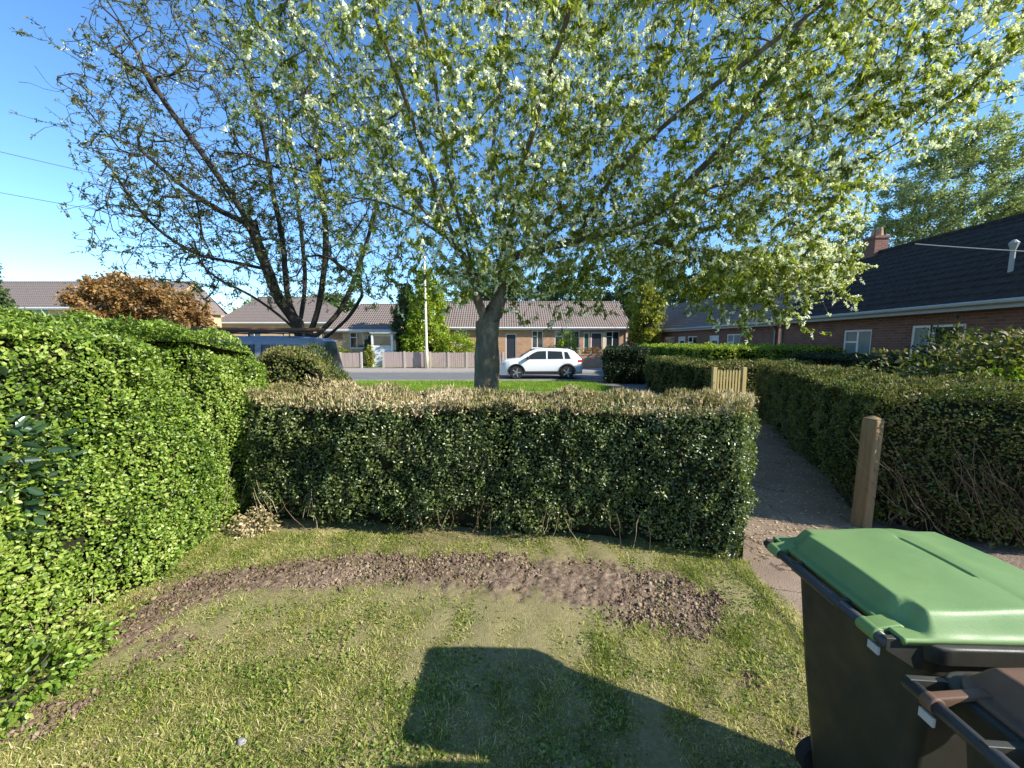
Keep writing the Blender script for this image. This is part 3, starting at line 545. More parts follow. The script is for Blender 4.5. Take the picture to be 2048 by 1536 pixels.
T1.grow(trim(crown_pts(2400, e1, shell=.45, zmin=2.75)), .26, .35, .02, 3.5)
T1.limb([(3.2, 8.5, 3.9), (4.3, 8.0, 3.6), (5.3, 7.8, 3.25), (6.2, 7.7, 3.0)])
T1.grow(trim(np.concatenate([crown_pts(700, [((4.9, 8.0, 3.15), (2.2, 1.2, .55))], shell=.2, zmin=2.4), crown_pts(700, [((2.6, 8.8, 4.0), (2.6, 1.8, .9))], shell=.2)])), .22, .3, .05, 2.5)
hang = trim(crown_pts(8500, e1, shell=.45, zmin=2.3)); hang = hang[hang[:, 2] > 2.85 + .5 * nz(hang, 1.3, 3)]; T1.grow(hang, .2, .3, .12, 1.6)
# leafy tresses hanging in front of the fork
tr = [W(px, py, Y) for px, py, Y in [(1030, 520, 7.9), (1000, 470, 7.7), (1045, 450, 7.8), (925, 560, 7.8), (940, 500, 7.7), (900, 530, 7.9), (1020, 400, 7.6), (1060, 420, 7.9), (880, 450, 8), (950, 430, 7.5), (915, 600, 7.9), (1075, 470, 8), (860, 500, 8.2), (1000, 540, 7.9)]]
T1.grow([np.array(t) + rng.normal(size=3) * .17 for t in tr for _ in range(22)], .15, .2, .1, 2.5)
sp2 = [W(px, py, Y) for px, py, Y in [(720, 560, 9.4), (770, 590, 9.2), (820, 550, 9.0), (880, 600, 8.7), (1060, 590, 8.6), (1110, 620, 8.9), (1160, 570, 9.1), (1210, 610, 9.2), (1270, 590, 9.0), (1330, 610, 9.3), (1390, 590, 9.0), (1100, 540, 8.8), (1240, 540, 9.2), (1450, 620, 8.6), (1540, 630, 8.2), (1620, 600, 7.9), (1500, 570, 8.4)]]
T1.grow([np.array(t) + rng.normal(size=3) * [.4, .4, .22] for t in sp2 for _ in range(26)], .2, .25, .12, 3.0)
r = T1.radii(.0036, 2.25, .27)
zz = np.array(T1.p)[:, 2]; T1.r = np.minimum(T1.r, np.interp(zz, [2.25, 2.7, 3.5, 5, 9], [.3, .135, .088, .062, .04]))
off = np.array([base[0], base[1], 0]); t1 = empty('bird_cherry', (base[0], base[1], 0), 0, 'big blossoming bird cherry with forked trunk standing just behind the front hedge', 'tree')
T1.mesh('trunk', M['bark'], t1, off, .045); T1.mesh('branches', M['bark'], t1, off, 0, .045)
P, D, k = T1.twignodes(.0115); print('T1', len(P), len(T1.p))
dens = (np.clip(9 + 5 * nz(P, .9, 2) + 6 * nz(P, 2.6, 4) + 5 * nz(P, 6, 1) + np.where(P[:, 0] > -1.8, 3, -2.5), 1, 30) * np.where(rng.uniform(size=len(P)) < .35, 0, 1.5)).astype(int)
print('leaves1', dens.sum())
put_leaves('foliage', P, D, dens, .085, M['cherry_leaf'], t1, off, .055, .75, .42)
fl = (nz(P, .8, 5) * .5 + nz(P, 2.5, 1) * .4 + np.exp(-((P[:, 0] - 0) / 1.3) ** 2) * .5 + np.clip((P[:, 0] - 3.8) / 4, 0, .7)) > .05
fl &= (P[:, 1] < 8.9) | (P[:, 2] > 8)
i = np.where(fl)[0]; i = i[rng.uniform(size=len(i)) < .85]; print('fl', len(i)); put_flowers(P[i], D[i], t1, off, .16, 22, .034, .1)
# far multi-stem cherry
T2 = Tree(); b2 = (-6.7, 12.6, -.05)
T2.limb([b2, (-6.7, 12.6, .8), W(612, 680, 12.6)])
D2 = 12.6
for q, dd in (([(612, 680), (560, 632), (500, 590), (440, 560), (400, 525), (388, 480), (350, 440), (300, 400)], -1), ([(605, 660), (560, 600), (535, 540), (500, 450), (445, 365), (385, 280), (320, 190), (260, 80)], -.6),
              ([(600, 655), (575, 590), (565, 480), (545, 380), (525, 260), (490, 130), (460, 0)], .4), ([(620, 670), (640, 600), (652, 480), (640, 360), (625, 220), (610, 60)], -.3),
              ([(625, 680), (680, 620), (715, 540), (745, 440), (765, 330), (790, 200)], .8), ([(600, 650), (610, 560), (600, 440), (585, 300), (570, 150), (560, 20)], 1.5),
              ([(540, 540), (470, 525), (400, 510), (330, 470), (280, 420), (230, 350)], -1.2), ([(500, 450), (420, 410), (350, 360), (280, 300), (200, 250), (110, 200)], .5), ([(630, 690), (670, 660), (700, 630), (725, 590)], -.5)):
    n = len(q); T2.limb([W(x, y, D2 + dd * i / (n - 1) * 2.2) for i, (x, y) in enumerate(q)])
e2 = [((-8.2, 12.9, 8.2), (4.9, 3.4, 4.6)), ((-9.9, 13, 8.6), (3.6, 2.2, 4.2)), ((-8.6, 12.2, 5.2), (4.0, 3.2, 2.4)), ((-5.6, 12.6, 6.2), (2.6, 2.8, 4.0))]
def wedge(P): return P[(P[:, 0] > -1.12 * P[:, 1]) | (P[:, 2] < 0)]
T2.grow(crown_pts(240, e2, shell=.4, zmin=3.2), .35, .4)
T2.grow(crown_pts(1500, e2, shell=.45, zmin=3.0), .3, .35, .0, 3.5)
T2.grow(crown_pts(5200, e2, shell=.5, zmin=2.8), .22, .35, .06, 1.6)
T2.grow([np.array(W(x, y, 11.6)) for x, y in [(20, 220), (60, 270), (130, 505), (235, 520), (70, 130), (160, 160), (130, 240), (90, 215), (40, 160), (200, 330), (150, 300), (25, 60), (60, 30)]], .2, .4, .05, 8)
T2.radii(.006, 2.25, .26, 1.25); off = np.array([b2[0], b2[1], 0]); t2 = empty('bird_cherry', (b2[0], b2[1], 0), 0, 'dark many stemmed cherry tree rising behind the parked van', 'tree')
T2.mesh('trunk', M['bark_dark'], t2, off, .045); T2.mesh('branches', M['bark_dark'], t2, off, 0, .045)
P, D, k = T2.twignodes(.02); print('T2', len(P)); dens = (np.where(rng.uniform(size=len(P)) < .4, 0, 1.7) * np.clip(4.2 + 4 * nz(P, .9, 3) + 5 * nz(P, 2.4, 1), 0, 18)).astype(int); print('leaves2', dens.sum())
put_leaves('foliage', P, D, dens, .09, M['cherry_dull'], t2, off, .06, .2, .42)
fl = (nz(P, 1.1, 2) * .6 + nz(P, 3, 1) * .5) > .75; i = np.where(fl)[0]; i = i[rng.uniform(size=len(i)) < .5]; put_flowers(P[i], D[i], t2, off, .13, 8, .03)

def bgtree(name, label, x, y, h, rx, ry, z0, n, size, m, cat='tree', bark='bark_dark', lvl=420, trunk=.2, dens=6, shape='round', group=None, spread=.35, tipw=2.5):
    n = int(n * 2); size *= 1.3; lvl = int(lvl * 1.7)
    t = Tree(); t.limb([(x, y, -.05), (x + .02 * h, y, h * .3), (x - .01 * h, y, h * .6), (x, y, h * .88)]); cz = (h + z0) / 2; rz = (h - z0) / 2
    if shape == 'round': ell = [((x, y, cz), (rx, ry, rz))]; P = crown_pts(lvl, ell, shell=.3)
    else:
        u = rng.uniform(0, 1, lvl) ** 1.25; a = rng.uniform(0, 6.28, lvl); f = (1 - u) ** (.75 if shape == 'cone' else .35) * rng.uniform(.6, 1.0, lvl)
        P = np.column_stack([x + np.cos(a) * rx * f, y + np.sin(a) * ry * f, z0 + u * (h - z0)])
    t.grow(P, h * .05, .35, 0); t.radii(.004 + h * .0004, tipw, trunk); off = np.array([x, y, 0]); root = empty(name, (x, y, 0), 0, label, cat, group)
    t.mesh('trunk', M[bark], root, off); Q, D, k = t.twignodes(.008 + h * .0012)
    c = np.clip(dens * (1 + .5 * nz(Q, 1.2 / (.1 * h + .3), 2)), 0, 60); tot = c.sum(); c = rng.poisson(c * n / tot)
    put_leaves('foliage', Q, D, c, size, m if not isinstance(m, str) else M[m], root, off, spread, .1, .55); return root
bgtree('cypress_tree', 'lime green rounded conifer beside the tall pole across the road', -6.3, 28.8, 7.0, 2.15, 2.0, .3, 17000, .15, 'lime', shape='cone2', spread=.45, lvl=500)
bgtree('cypress_tree', 'dark conifer filling the gap left of the lime conifer', -7.9, 29.6, 6.0, 1.7, 1.5, .2, 9000, .16, 'conifer', shape='cone2', spread=.4)
bgtree('garden_tree', 'golden green tree in front of the far bungalow to the right of the white car', 9.6, 28, 6.3, 1.5, 1.5, 1.2, 8000, .15, 'golden', shape='round', spread=.4)
bgtree('copper_maple', 'orange brown leaved tree above the left hedge', -21.5, 22, 5.9, 3.5, 2.5, 1.2, 15000, .15, 'copper', trunk=.18, spread=.4)
bgtree('copper_maple', 'smaller bronze tree between the orange tree and the pale gable', -17.6, 21, 4.7, 1.5, 1.4, 1.0, 4500, .14, 'copper', trunk=.12, spread=.3)
bgtree('cypress_tree', 'green conifer at the far left edge above the hedge', -27.6, 20.5, 6.2, 2.2, 1.8, .3, 10000, .15, 'conifer', shape='cone', spread=.45)
bgtree('birch_tree', 'tall airy pale green tree behind the black roofed bungalow', 31, 27.5, 17.5, 6.2, 4.5, 4.0, 36000, .15, 'airy', lvl=1500, trunk=.3, dens=5, spread=.5)
bgtree('birch_tree', 'lower airy tree behind the black roof at the right edge', 38, 27, 13, 5, 4, 3.0, 15000, .16, 'airy', lvl=700, trunk=.25, spread=.5)
bgtree('birch_tree', 'thin tree between the chimney and the tall airy tree', 23.5, 28, 10.5, 2.8, 2.4, 2.5, 8000, .15, 'far_leaf', lvl=500, trunk=.18, spread=.4)
gb = 'trees beyond the bungalow roofs'
for (x, y, h, rx, m, lab) in ((-2, 47, 12, 5, 'far_leaf', 'broad green tree behind the bungalow roof left of the forked trunk'), (7, 46, 11.5, 5.5, 'far_leaf', 'broad green tree behind the bungalow roof above the white car'),
                              (16, 45, 12.5, 5.5, 'far_leaf', 'broad green tree behind the bungalow roof right of the golden tree'), (24, 42, 12, 5, 'airy', 'pale green tree behind the shaded row of bungalows'),
                              (-32, 52, 7.8, 5, 'lime', 'rounded lime green tree beyond the brick gable'), (-25, 54, 8.8, 4.5, 'far_leaf', 'green tree behind the far grey roof on the left')):
    bgtree('broad_tree', lab, x, y, h, rx, 4, 2.5, 11000, .26, m, lvl=400, trunk=.3, spread=.7, group=gb)
bgtree('maple_tree', 'sunlit green tree over the shaded row of bungalows', 14.8, 22.5, 7.2, 3.0, 2.2, 2.6, 15000, .14, 'lime', lvl=500, spread=.35)
leaf_clump('laurel_bush', 'bright green rounded bush behind the low fence left of the forked trunk', (-4.1, 28.2, 1.5), (1.6, .9, 1.0), 5000, .14, M['lime'], 'bush', .5, small=True)
leaf_clump('golden_shrub', 'yellow shrub by the gap in the far fence', (-10.1, 27.4, .8), (.35, .35, .75), 1500, .1, M['golden'], 'shrub', .5, small=True)
leaf_clump('garden_shrub', 'yellow green low shrubs in front of the far left bungalow', (-13.2, 28.3, .9), (1.6, .7, .6), 4000, .12, M['golden'], 'shrub', .5, small=True)
leaf_clump('garden_shrub', 'dark shrub against the wall beside the pale garage door', (-10.9, 29.9, 1.3), (.55, .4, 1.2), 2500, .12, M['conifer'], 'shrub', .5, small=True)
leaf_clump('garden_shrub', 'small green bush under the bungalow windows behind the white car', (4.2, 29.6, 1.3), (.9, .5, 1.3), 3200, .12, M['lime'], 'shrub', .5, small=True)
leaf_clump('garden_shrub', 'dark red leaved shrubs beyond the rear of the white car', (5.6, 26.8, .8), (1.1, .5, .7), 3000, .1, M['copper'], 'shrub', .5, small=True)
# sapling shoots behind left hedge
sap = Tree(); sap.limb([(-5.9, 6.6, -.05), (-5.85, 6.6, 1.5), (-5.75, 6.6, 2.3)])
for e in ((290, 545), (315, 530), (345, 528), (352, 560), (330, 575)): sap.limb([(-5.85, 6.6, 1.7), tuple((np.array((-5.8, 6.6, 2.1)) + np.array(W(e[0], e[1], 6.6))) / 2 + np.array([0, 0, -.1])), W(e[0], e[1], 6.6)])
sap.radii(.004, 2.3, .02); sr = empty('sapling', (-5.9, 6.6, 0), 0, 'thin sapling with dark leafy shoots poking up above the left hedge', 'sapling'); off = np.array([-5.9, 6.6, 0])
sap.mesh('trunk', M['bark_dark'], sr, off); P, D, k = sap.twignodes(.01); put_leaves('foliage', P, D, 26, .075, M['laurel'], sr, off, .09, -.3, .4)
leaf_clump('garden_shrub', 'dark blue green shrub behind the end of the left hedge', (-7.4, 8.3, 1.5), (.9, .7, .75), 2600, .08, M['laurel'], 'shrub')

# ------------------------------------------------------------------ buildings
def wall_with_holes(mb, L_, z0, z1, holes, y=0, depth=.12):
    xs = sorted({0, L_} | {v for h in holes for v in (h[0], h[1])}); zs = sorted({z0, z1} | {v for h in holes for v in (h[2], h[3])})
    for i in range(len(xs) - 1):
        for j in range(len(zs) - 1):
            cx, cz = (xs[i] + xs[i + 1]) / 2, (zs[j] + zs[j + 1]) / 2
            if any(h[0] < cx < h[1] and h[2] < cz < h[3] for h in holes): continue
            mb.add([(xs[i], y, zs[j]), (xs[i + 1], y, zs[j]), (xs[i + 1], y, zs[j + 1]), (xs[i], y, zs[j + 1])], [(0, 1, 2, 3)])
    for a, b, c, d in holes:
        mb.add([(a, y, c), (b, y, c), (b, y, d), (a, y, d), (a, y + depth, c), (b, y + depth, c), (b, y + depth, d), (a, y + depth, d)], [(0, 4, 5, 1), (1, 5, 6, 2), (2, 6, 7, 3), (3, 7, 4, 0)])
def house(name, label, p0, p1, depth, z0, eave, ridge, wall, roof, wins=(), doors=(), chimneys=(), hip0=0, hip1=0, cat='bungalow', gut='upvc', group=None, panels=()):
    """front runs from p0 to p1 (seen left to right), body lies behind it"""
    v = Vector((p1[0] - p0[0], p1[1] - p0[1])); L_ = v.length; root = empty(name, (p0[0], p0[1], 0), math.atan2(v.y, v.x), label, cat, group)
    mb = MB(); holes = [(x, x + w_, za, zb) for x, w_, za, zb, *_ in list(wins) + list(doors)]; wall_with_holes(mb, L_, z0, eave, holes)
    mb.add([(0, 0, z0), (0, depth, z0), (0, depth, eave), (0, 0, eave), (0, depth / 2, ridge - .12)], [(0, 1, 2, 4, 3)] if not hip0 else [(0, 1, 2, 3)])
    mb.add([(L_, 0, z0), (L_, depth, z0), (L_, depth, eave), (L_, 0, eave), (L_, depth / 2, ridge - .12)], [(0, 3, 4, 2, 1)] if not hip1 else [(0, 3, 2, 1)])
    mb.add([(0, depth, z0), (L_, depth, z0), (L_, depth, eave), (0, depth, eave)], [(0, 1, 2, 3)]); mb.build('wall', M[wall], root, fix=False)
    ov = .35; sl = (ridge - eave) / (depth / 2); n = max(6, int(math.hypot(depth / 2 + ov, ridge - eave) / .32)); mb = MB(); g = .25
    def xa(t): return -g + (hip0 + g) * t if hip0 else -g
    def xb(t): return L_ + g - (hip1 + g) * t if hip1 else L_ + g
    for side in (0, 1):
        Y = lambda t: (-ov + (depth / 2 + ov) * t) if not side else depth + ov - (depth / 2 + ov) * t
        Zt = lambda t: eave - ov * sl + (ridge - eave + ov * sl) * t
        for i in range(n):
            t0, t1 = i / n, (i + 1) / n; th = .05
            mb.add([(xa(t0), Y(t0), Zt(t0) + th), (xb(t0), Y(t0), Zt(t0) + th), (xb(t1), Y(t1), Zt(t1) + .003), (xa(t1), Y(t1), Zt(t1) + .003), (xa(t0), Y(t0), Zt(t0) - .01), (xb(t0), Y(t0), Zt(t0) - .01)],
                   [(0, 1, 2, 3) if not side else (3, 2, 1, 0), (4, 5, 1, 0) if not side else (0, 1, 5, 4)])
    Yz = lambda t, s: -ov + (depth / 2 + ov) * t if not s else depth + ov - (depth / 2 + ov) * t
    for hp, xf in ((hip0, xa), (hip1, xb)):
        if hp:
            for i in range(n):
                t0, t1 = i / n, (i + 1) / n; Zt = lambda t: eave - ov * sl + (ridge - eave + ov * sl) * t
                mb.add([(xf(t0), Yz(t0, 0), Zt(t0) + .05), (xf(t0), Yz(t0, 1), Zt(t0) + .05), (xf(t1), Yz(t1, 1), Zt(t1)), (xf(t1), Yz(t1, 0), Zt(t1))], [(0, 1, 2, 3)])
    mb.tube([(xa(1), depth / 2, ridge + .02), (xb(1), depth / 2, ridge + .02)], .09, 8)
    ro = mb.build('roof', M[roof], root, fix=False)
    mb = MB(); ez = eave - ov * sl; mb.box((-g, -ov - .015, ez - .17), (L_ + g, -ov + .02, ez - .015)); mb.box((-g, -ov + .02, ez - .17), (L_ + g, -.003, ez - .15)); mb.build('fascia', M[gut], root)
    mb = MB(); mb.tube([(-g, -ov - .07, ez - .03), (L_ + g, -ov - .07, ez - .03)], .055, 8); mb.build('gutter', M[gut], root)
    for x in (.15, L_ - .15):
        mb = MB(); mb.tube([(x, -ov - .06, ez - .05), (x, -.06, ez - .35), (x, -.05, z0)], .035, 8); mb.build('downpipe', M[gut], root)
    for x, w_, za, zb, kind, *gm in wins:
        f = MB(); y0, y1 = .03, .09; t = .06
        f.box((x, y0, za), (x + w_, y1, za + t)); f.box((x, y0, zb - t), (x + w_, y1, zb)); f.box((x, y0, za + t), (x + t, y1, zb - t)); f.box((x + w_ - t, y0, za + t), (x + w_, y1, zb - t))
        k = kind if isinstance(kind, int) else 2
        for j in range(1, k): xx = x + w_ * j / k; f.box((xx - t / 2, y0, za + t), (xx + t / 2, y1, zb - t))
        if k > 1: zz = zb - (zb - za) * .32; f.box((x + t, y0 + .01, zz - .025), (x + w_ / k - t / 2, y1 - .01, zz + .025))
        f.box((x - .04, -.05, za - .05), (x + w_ + .04, y0, za))
        fo = f.build('window', M['upvc'], root); p = MB(); p.box((x + t * .5, .06, za + t * .5), (x + w_ - t * .5, .075, zb - t * .5)); p.build('pane', M[gm[0] if gm else 'glass'], fo)
        q = MB(); q.add([(x, .118, za), (x + w_, .118, za), (x + w_, .118, zb), (x, .118, zb)], [(0, 1, 2, 3)])
    for x, w_, za, zb, m in doors:
        d = MB(); d.box((x + .06, .06, za), (x + w_ - .06, .11, zb - .06)); do = d.build('door', M[m], root); f = MB(); f.box((x, .02, za), (x + .06, .115, zb)); f.box((x + w_ - .06, .02, za), (x + w_, .115, zb)); f.box((x + .06, .02, zb - .06), (x + w_ - .06, .115, zb)); f.build('door_frame', M['upvc'], do)
        if m != 'door_dark': q = MB(); q.box((x + .22, .045, za + 1.15), (x + w_ - .22, .062, zb - .3)); q.build('pane', M['glass'], do)
    for x, w_, za, zb, m in panels: q = MB(); q.box((x, -.012, za), (x + w_, -.002, zb)); q.build('wall_panel', M[m], root)
    for x, cw, hh, m in chimneys:
        q = MB(); q.box((x, depth / 2 - cw / 2, ridge - .6), (x + cw, depth / 2 + cw / 2, ridge + hh)); q.box((x - .04, depth / 2 - cw / 2 - .04, ridge + hh), (x + cw + .04, depth / 2 + cw / 2 + .04, ridge + hh + .1)); c = q.build('chimney', M[m], ro)
        for d_ in (.28, .72): q = MB(); q.tube([(x + cw * d_, depth / 2, ridge + hh + .1), (x + cw * d_, depth / 2, ridge + hh + .42)], [.12, .09], 10); po = q.build('chimney_pot', M['brick_orange'], ro)
    return root
# near right bungalow (front faces left: seen left to right it runs towards the camera)
nb = house('bungalow', 'near black roofed brick bungalow on the right', (11.08, 16.0), (10.5, 2.0), 6.4, 0, 2.95, 5.25, 'brick_dark', 'tile_black',
      wins=[(3.2, 1.05, 1.0, 2.2, 2, 'net_glass'), (5.45, .5, 1.0, 2.25, 1, 'net_glass'), (5.97, .8, 1.6, 2.25, 1), (8.3, 1.3, 1.2, 2.25, 2)], doors=[], chimneys=[(.05, .5, .55, 'brick_dark')], gut='gutter')
mb = MB(); mb.tube([(6.95, .62, 3.3), (6.95, .62, 3.95)], .045, 10); mb.tube([(6.95, .62, 3.9), (6.95, .62, 4.05), (6.95, .62, 4.12)], [.05, .09, .03], 10); mb.tube([(6.95, .62, 3.28), (6.95, .62, 3.36)], [.14, .06], 10)
mb.build('vent_pipe', M['gutter'], nb)
house('bungalow', 'shaded row of brick bungalows running away to the right of the road', (10.2, 40), (12.1, 17.6), 6, 0, 2.95, 4.9, 'brick_dark', 'tile_brown',
      wins=[(2.0, 1.2, 1, 2.2, 2), (5.2, 1.6, 1, 2.2, 3), (9.0, 1.0, 1, 2.2, 2), (11.6, 1.5, 1, 2.2, 2, 'net_glass'), (14.8, 1.1, 1, 2.2, 2), (18.8, 1.1, .9, 2.25, 2, 'net_glass')],
      doors=[(3.8, .9, .1, 2.2, 'door_dark'), (7.7, .9, .1, 2.2, 'door_white'), (13.6, .9, .1, 2.2, 'door_white'), (17.2, .9, .1, 2.2, 'door_white')], gut='gutter')
# bungalow across the road
house('bungalow', 'brick bungalow with brown roof directly behind the white car', (-5.6, 31), (9.4, 31.4), 7, .1, 3.2, 5.35, 'brick_orange', 'tile_brown',
      wins=[(1.0, 1.0, 1.6, 2.8, 2), (7.2, .9, 1.35, 2.75, 2), (9.05, 2.0, 1.3, 2.75, 3), (13.2, 1.1, 1.35, 2.7, 2)], doors=[(5.1, .85, .2, 2.5, 'door_dark'), (11.4, .45, .3, 2.6, 'door_green'), (12.0, .9, .3, 2.6, 'door_dark')],
      panels=[(9.0, 2.2, .8, 1.2, 'render'), (12.95, .22, .3, 2.6, 'render')])
house('bungalow', 'brown roofed bungalow with pale wall left of the tall conifers', (-15.2, 31), (-9.2, 31), 7, .1, 3.0, 5.1, 'brick_pale', 'tile_brown', hip0=1.8,
      wins=[(2.2, 1.1, 1.35, 2.6, 2)], doors=[(3.6, .9, .2, 2.4, 'door_green')], panels=[(.05, 1.6, 2.05, 2.7, 'brick')])
house('bungalow', 'grey roofed house seen above the parked van', (-31, 41), (-19, 41), 9, 0, 4.1, 7.0, 'brick_pale', 'tile_grey', hip0=1.5, hip1=3.5, wins=[(3, 1.4, 1.5, 2.8, 2)])
house('house', 'two storey house with chimney and long roof at the far left', (-56, 36), (-32.5, 36), 8, 0, 5.2, 7.9, 'brick_pale', 'tile_grey',
      wins=[(11.2, 2.0, 3.2, 4.9, 3), (16.0, 1.6, 3.2, 4.5, 2)], chimneys=[(15.4, 1.3, .75, 'brick_pale')])
house('house', 'orange brick gable end of a house behind the left hedge', (-29.6, 36), (-29.6, 32.6), 2.7, 0, 4.7, 6.3, 'brick_pale', 'tile_grey')
# garage-like porch in the gap
g = empty('garage', (-10.35, 28.6, 0), 0, 'pale blue grey garage door with white posts in the gap of the far fence', 'garage')
mb = MB(); mb.box((0, 0, 0), (1.75, 2.3, 2.45)); mb.build('wall', M['render'], g); mb = MB(); mb.box((.12, -.03, .05), (1.4, -.002, 1.55)); [mb.box((.12, -.045, .05 + i * .3), (1.4, -.03, .33 + i * .3)) for i in range(5)]; mb.build('door', M['door_white'], g)
mb = MB(); mb.box((.12, -.03, 1.62), (1.4, -.002, 2.25)); mb.build('window', M['glass'], g); mb = MB(); mb.box((1.42, -.12, 0), (1.6, -.002, 2.4)); mb.build('post', M['upvc'], g); mb = MB(); mb.box((-.02, -.12, 0), (.1, -.002, 2.4)); mb.build('post', M['upvc'], g)
mb = MB(); mb.box((-.1, -.2, 2.45), (1.85, 2.35, 2.56)); mb.build('roof', M['gutter'], g)
# low fences across the road
def fence(x0, x1, y, h, label, n):
    root = empty('board_fence', (x0, y, 0), 0, label, 'fence', 'low board fences across the road'); L_ = x1 - x0
    for i in range(n):
        a, b = L_ * i / n, L_ * (i + 1) / n; mb = MB(); k = int((b - a - .12) / .13)
        for j in range(k):
            t = a + .06 + (b - a - .12) * j / k; hh = h + random.uniform(-.02, .02); mb.box((t, random.uniform(0, .012), .12), (t + .122, .022 + .012, hh))
        mb.box((a + .06, .036, .3), (b - .06, .08, .38)); mb.box((a + .06, .036, h - .3), (b - .06, .08, h - .22)); mb.build('boards', M['fence'], root)
    for i in range(n + 1):
        mb = MB(); x = L_ * i / n; mb.box((x - .055, -.03, 0), (x + .055, .1, h + .05)); mb.build('post', M['concrete'], root)
fence(-14.6, -10.3, 26.3, 1.1, 'low weathered board fence left of the pale garage', 3)
fence(-8.8, -5.9, 26.3, 1.15, 'grey brown board fence left of the tall pole', 2)
fence(-5.6, -.6, 26.3, 1.12, 'board fence between the tall pole and the forked tree', 4)
mb = MB(); mb.box((0, 0, 0), (3.2, .22, .9)); mb.box((-.03, -.02, .9), (3.23, .24, .97)); o = mb.build('garden_wall', M['brick_orange']); o.location = (4.0, 26.3, .05); tag(o, 'low red brick garden wall behind the rear of the white car', 'wall')
# pole
mb = MB(); mb.tube([(0, 0, 0), (0, 0, 1.3), (0, 0, 1.31), (0, 0, 7.4)], [.11, .11, .085, .055], 12); pr = empty('lamp_post', (-5.75, 26.0, .06), 0, 'tall slim pale pole on the far pavement in front of the lime conifer', 'lamp post'); mb.build('pole', M['pole'], pr, True)
mb = MB(); mb.tube([(0, 0, 7.35), (0, -.15, 7.55), (0, -.6, 7.65)], .035, 8); mb.build('arm', M['pole'], pr, True); mb = MB(); mb.box((-.1, -1.0, 7.6), (.1, -.55, 7.72)); mb.build('lantern', M['gutter'], pr, bevel=.03)
# picket gate and post
gr = empty('picket_gate', (5.02, 9.35, 0), R(2), 'small yellow wooden picket gate at the end of the path between dark hedges', 'gate')
mb = MB()
for i in range(8): x = i * .075; mb.prism([(x, .08), (x + .042, .08), (x + .042, 1.1), (x + .021, 1.15), (x, 1.1)], 0, .02)
mb.build('pickets', M['picket'], gr); mb = MB(); mb.box((-.03, .022, .25), (.6, .06, .33)); mb.box((-.03, .022, .85), (.6, .06, .93)); mb.build('rail', M['picket'], gr)
for x in (-.12, .62): mb = MB(); mb.box((x, -.02, 0), (x + .09, .07, 1.2)); mb.build('post', M['picket'], gr)
mb = MB(); mb.prism([(-.065, -.065), (.065, -.065), (.065, .065), (-.065, .065)], -.05, 1.08, 'z'); mb.add([(-.065, -.065, 1.08), (.065, -.065, 1.08), (.065, .065, 1.08), (-.065, .065, 1.08), (0, 0, 1.12)], [(0, 1, 4), (1, 2, 4), (2, 3, 4), (3, 0, 4)])
o = mb.build('gate_post', M['post'], bevel=.022); o.location = (3.42, 3.60, 0); o.rotation_euler = (0, R(1.5), R(20)); tag(o, 'square brown timber post at the corner of the right hedge by the path', 'post')

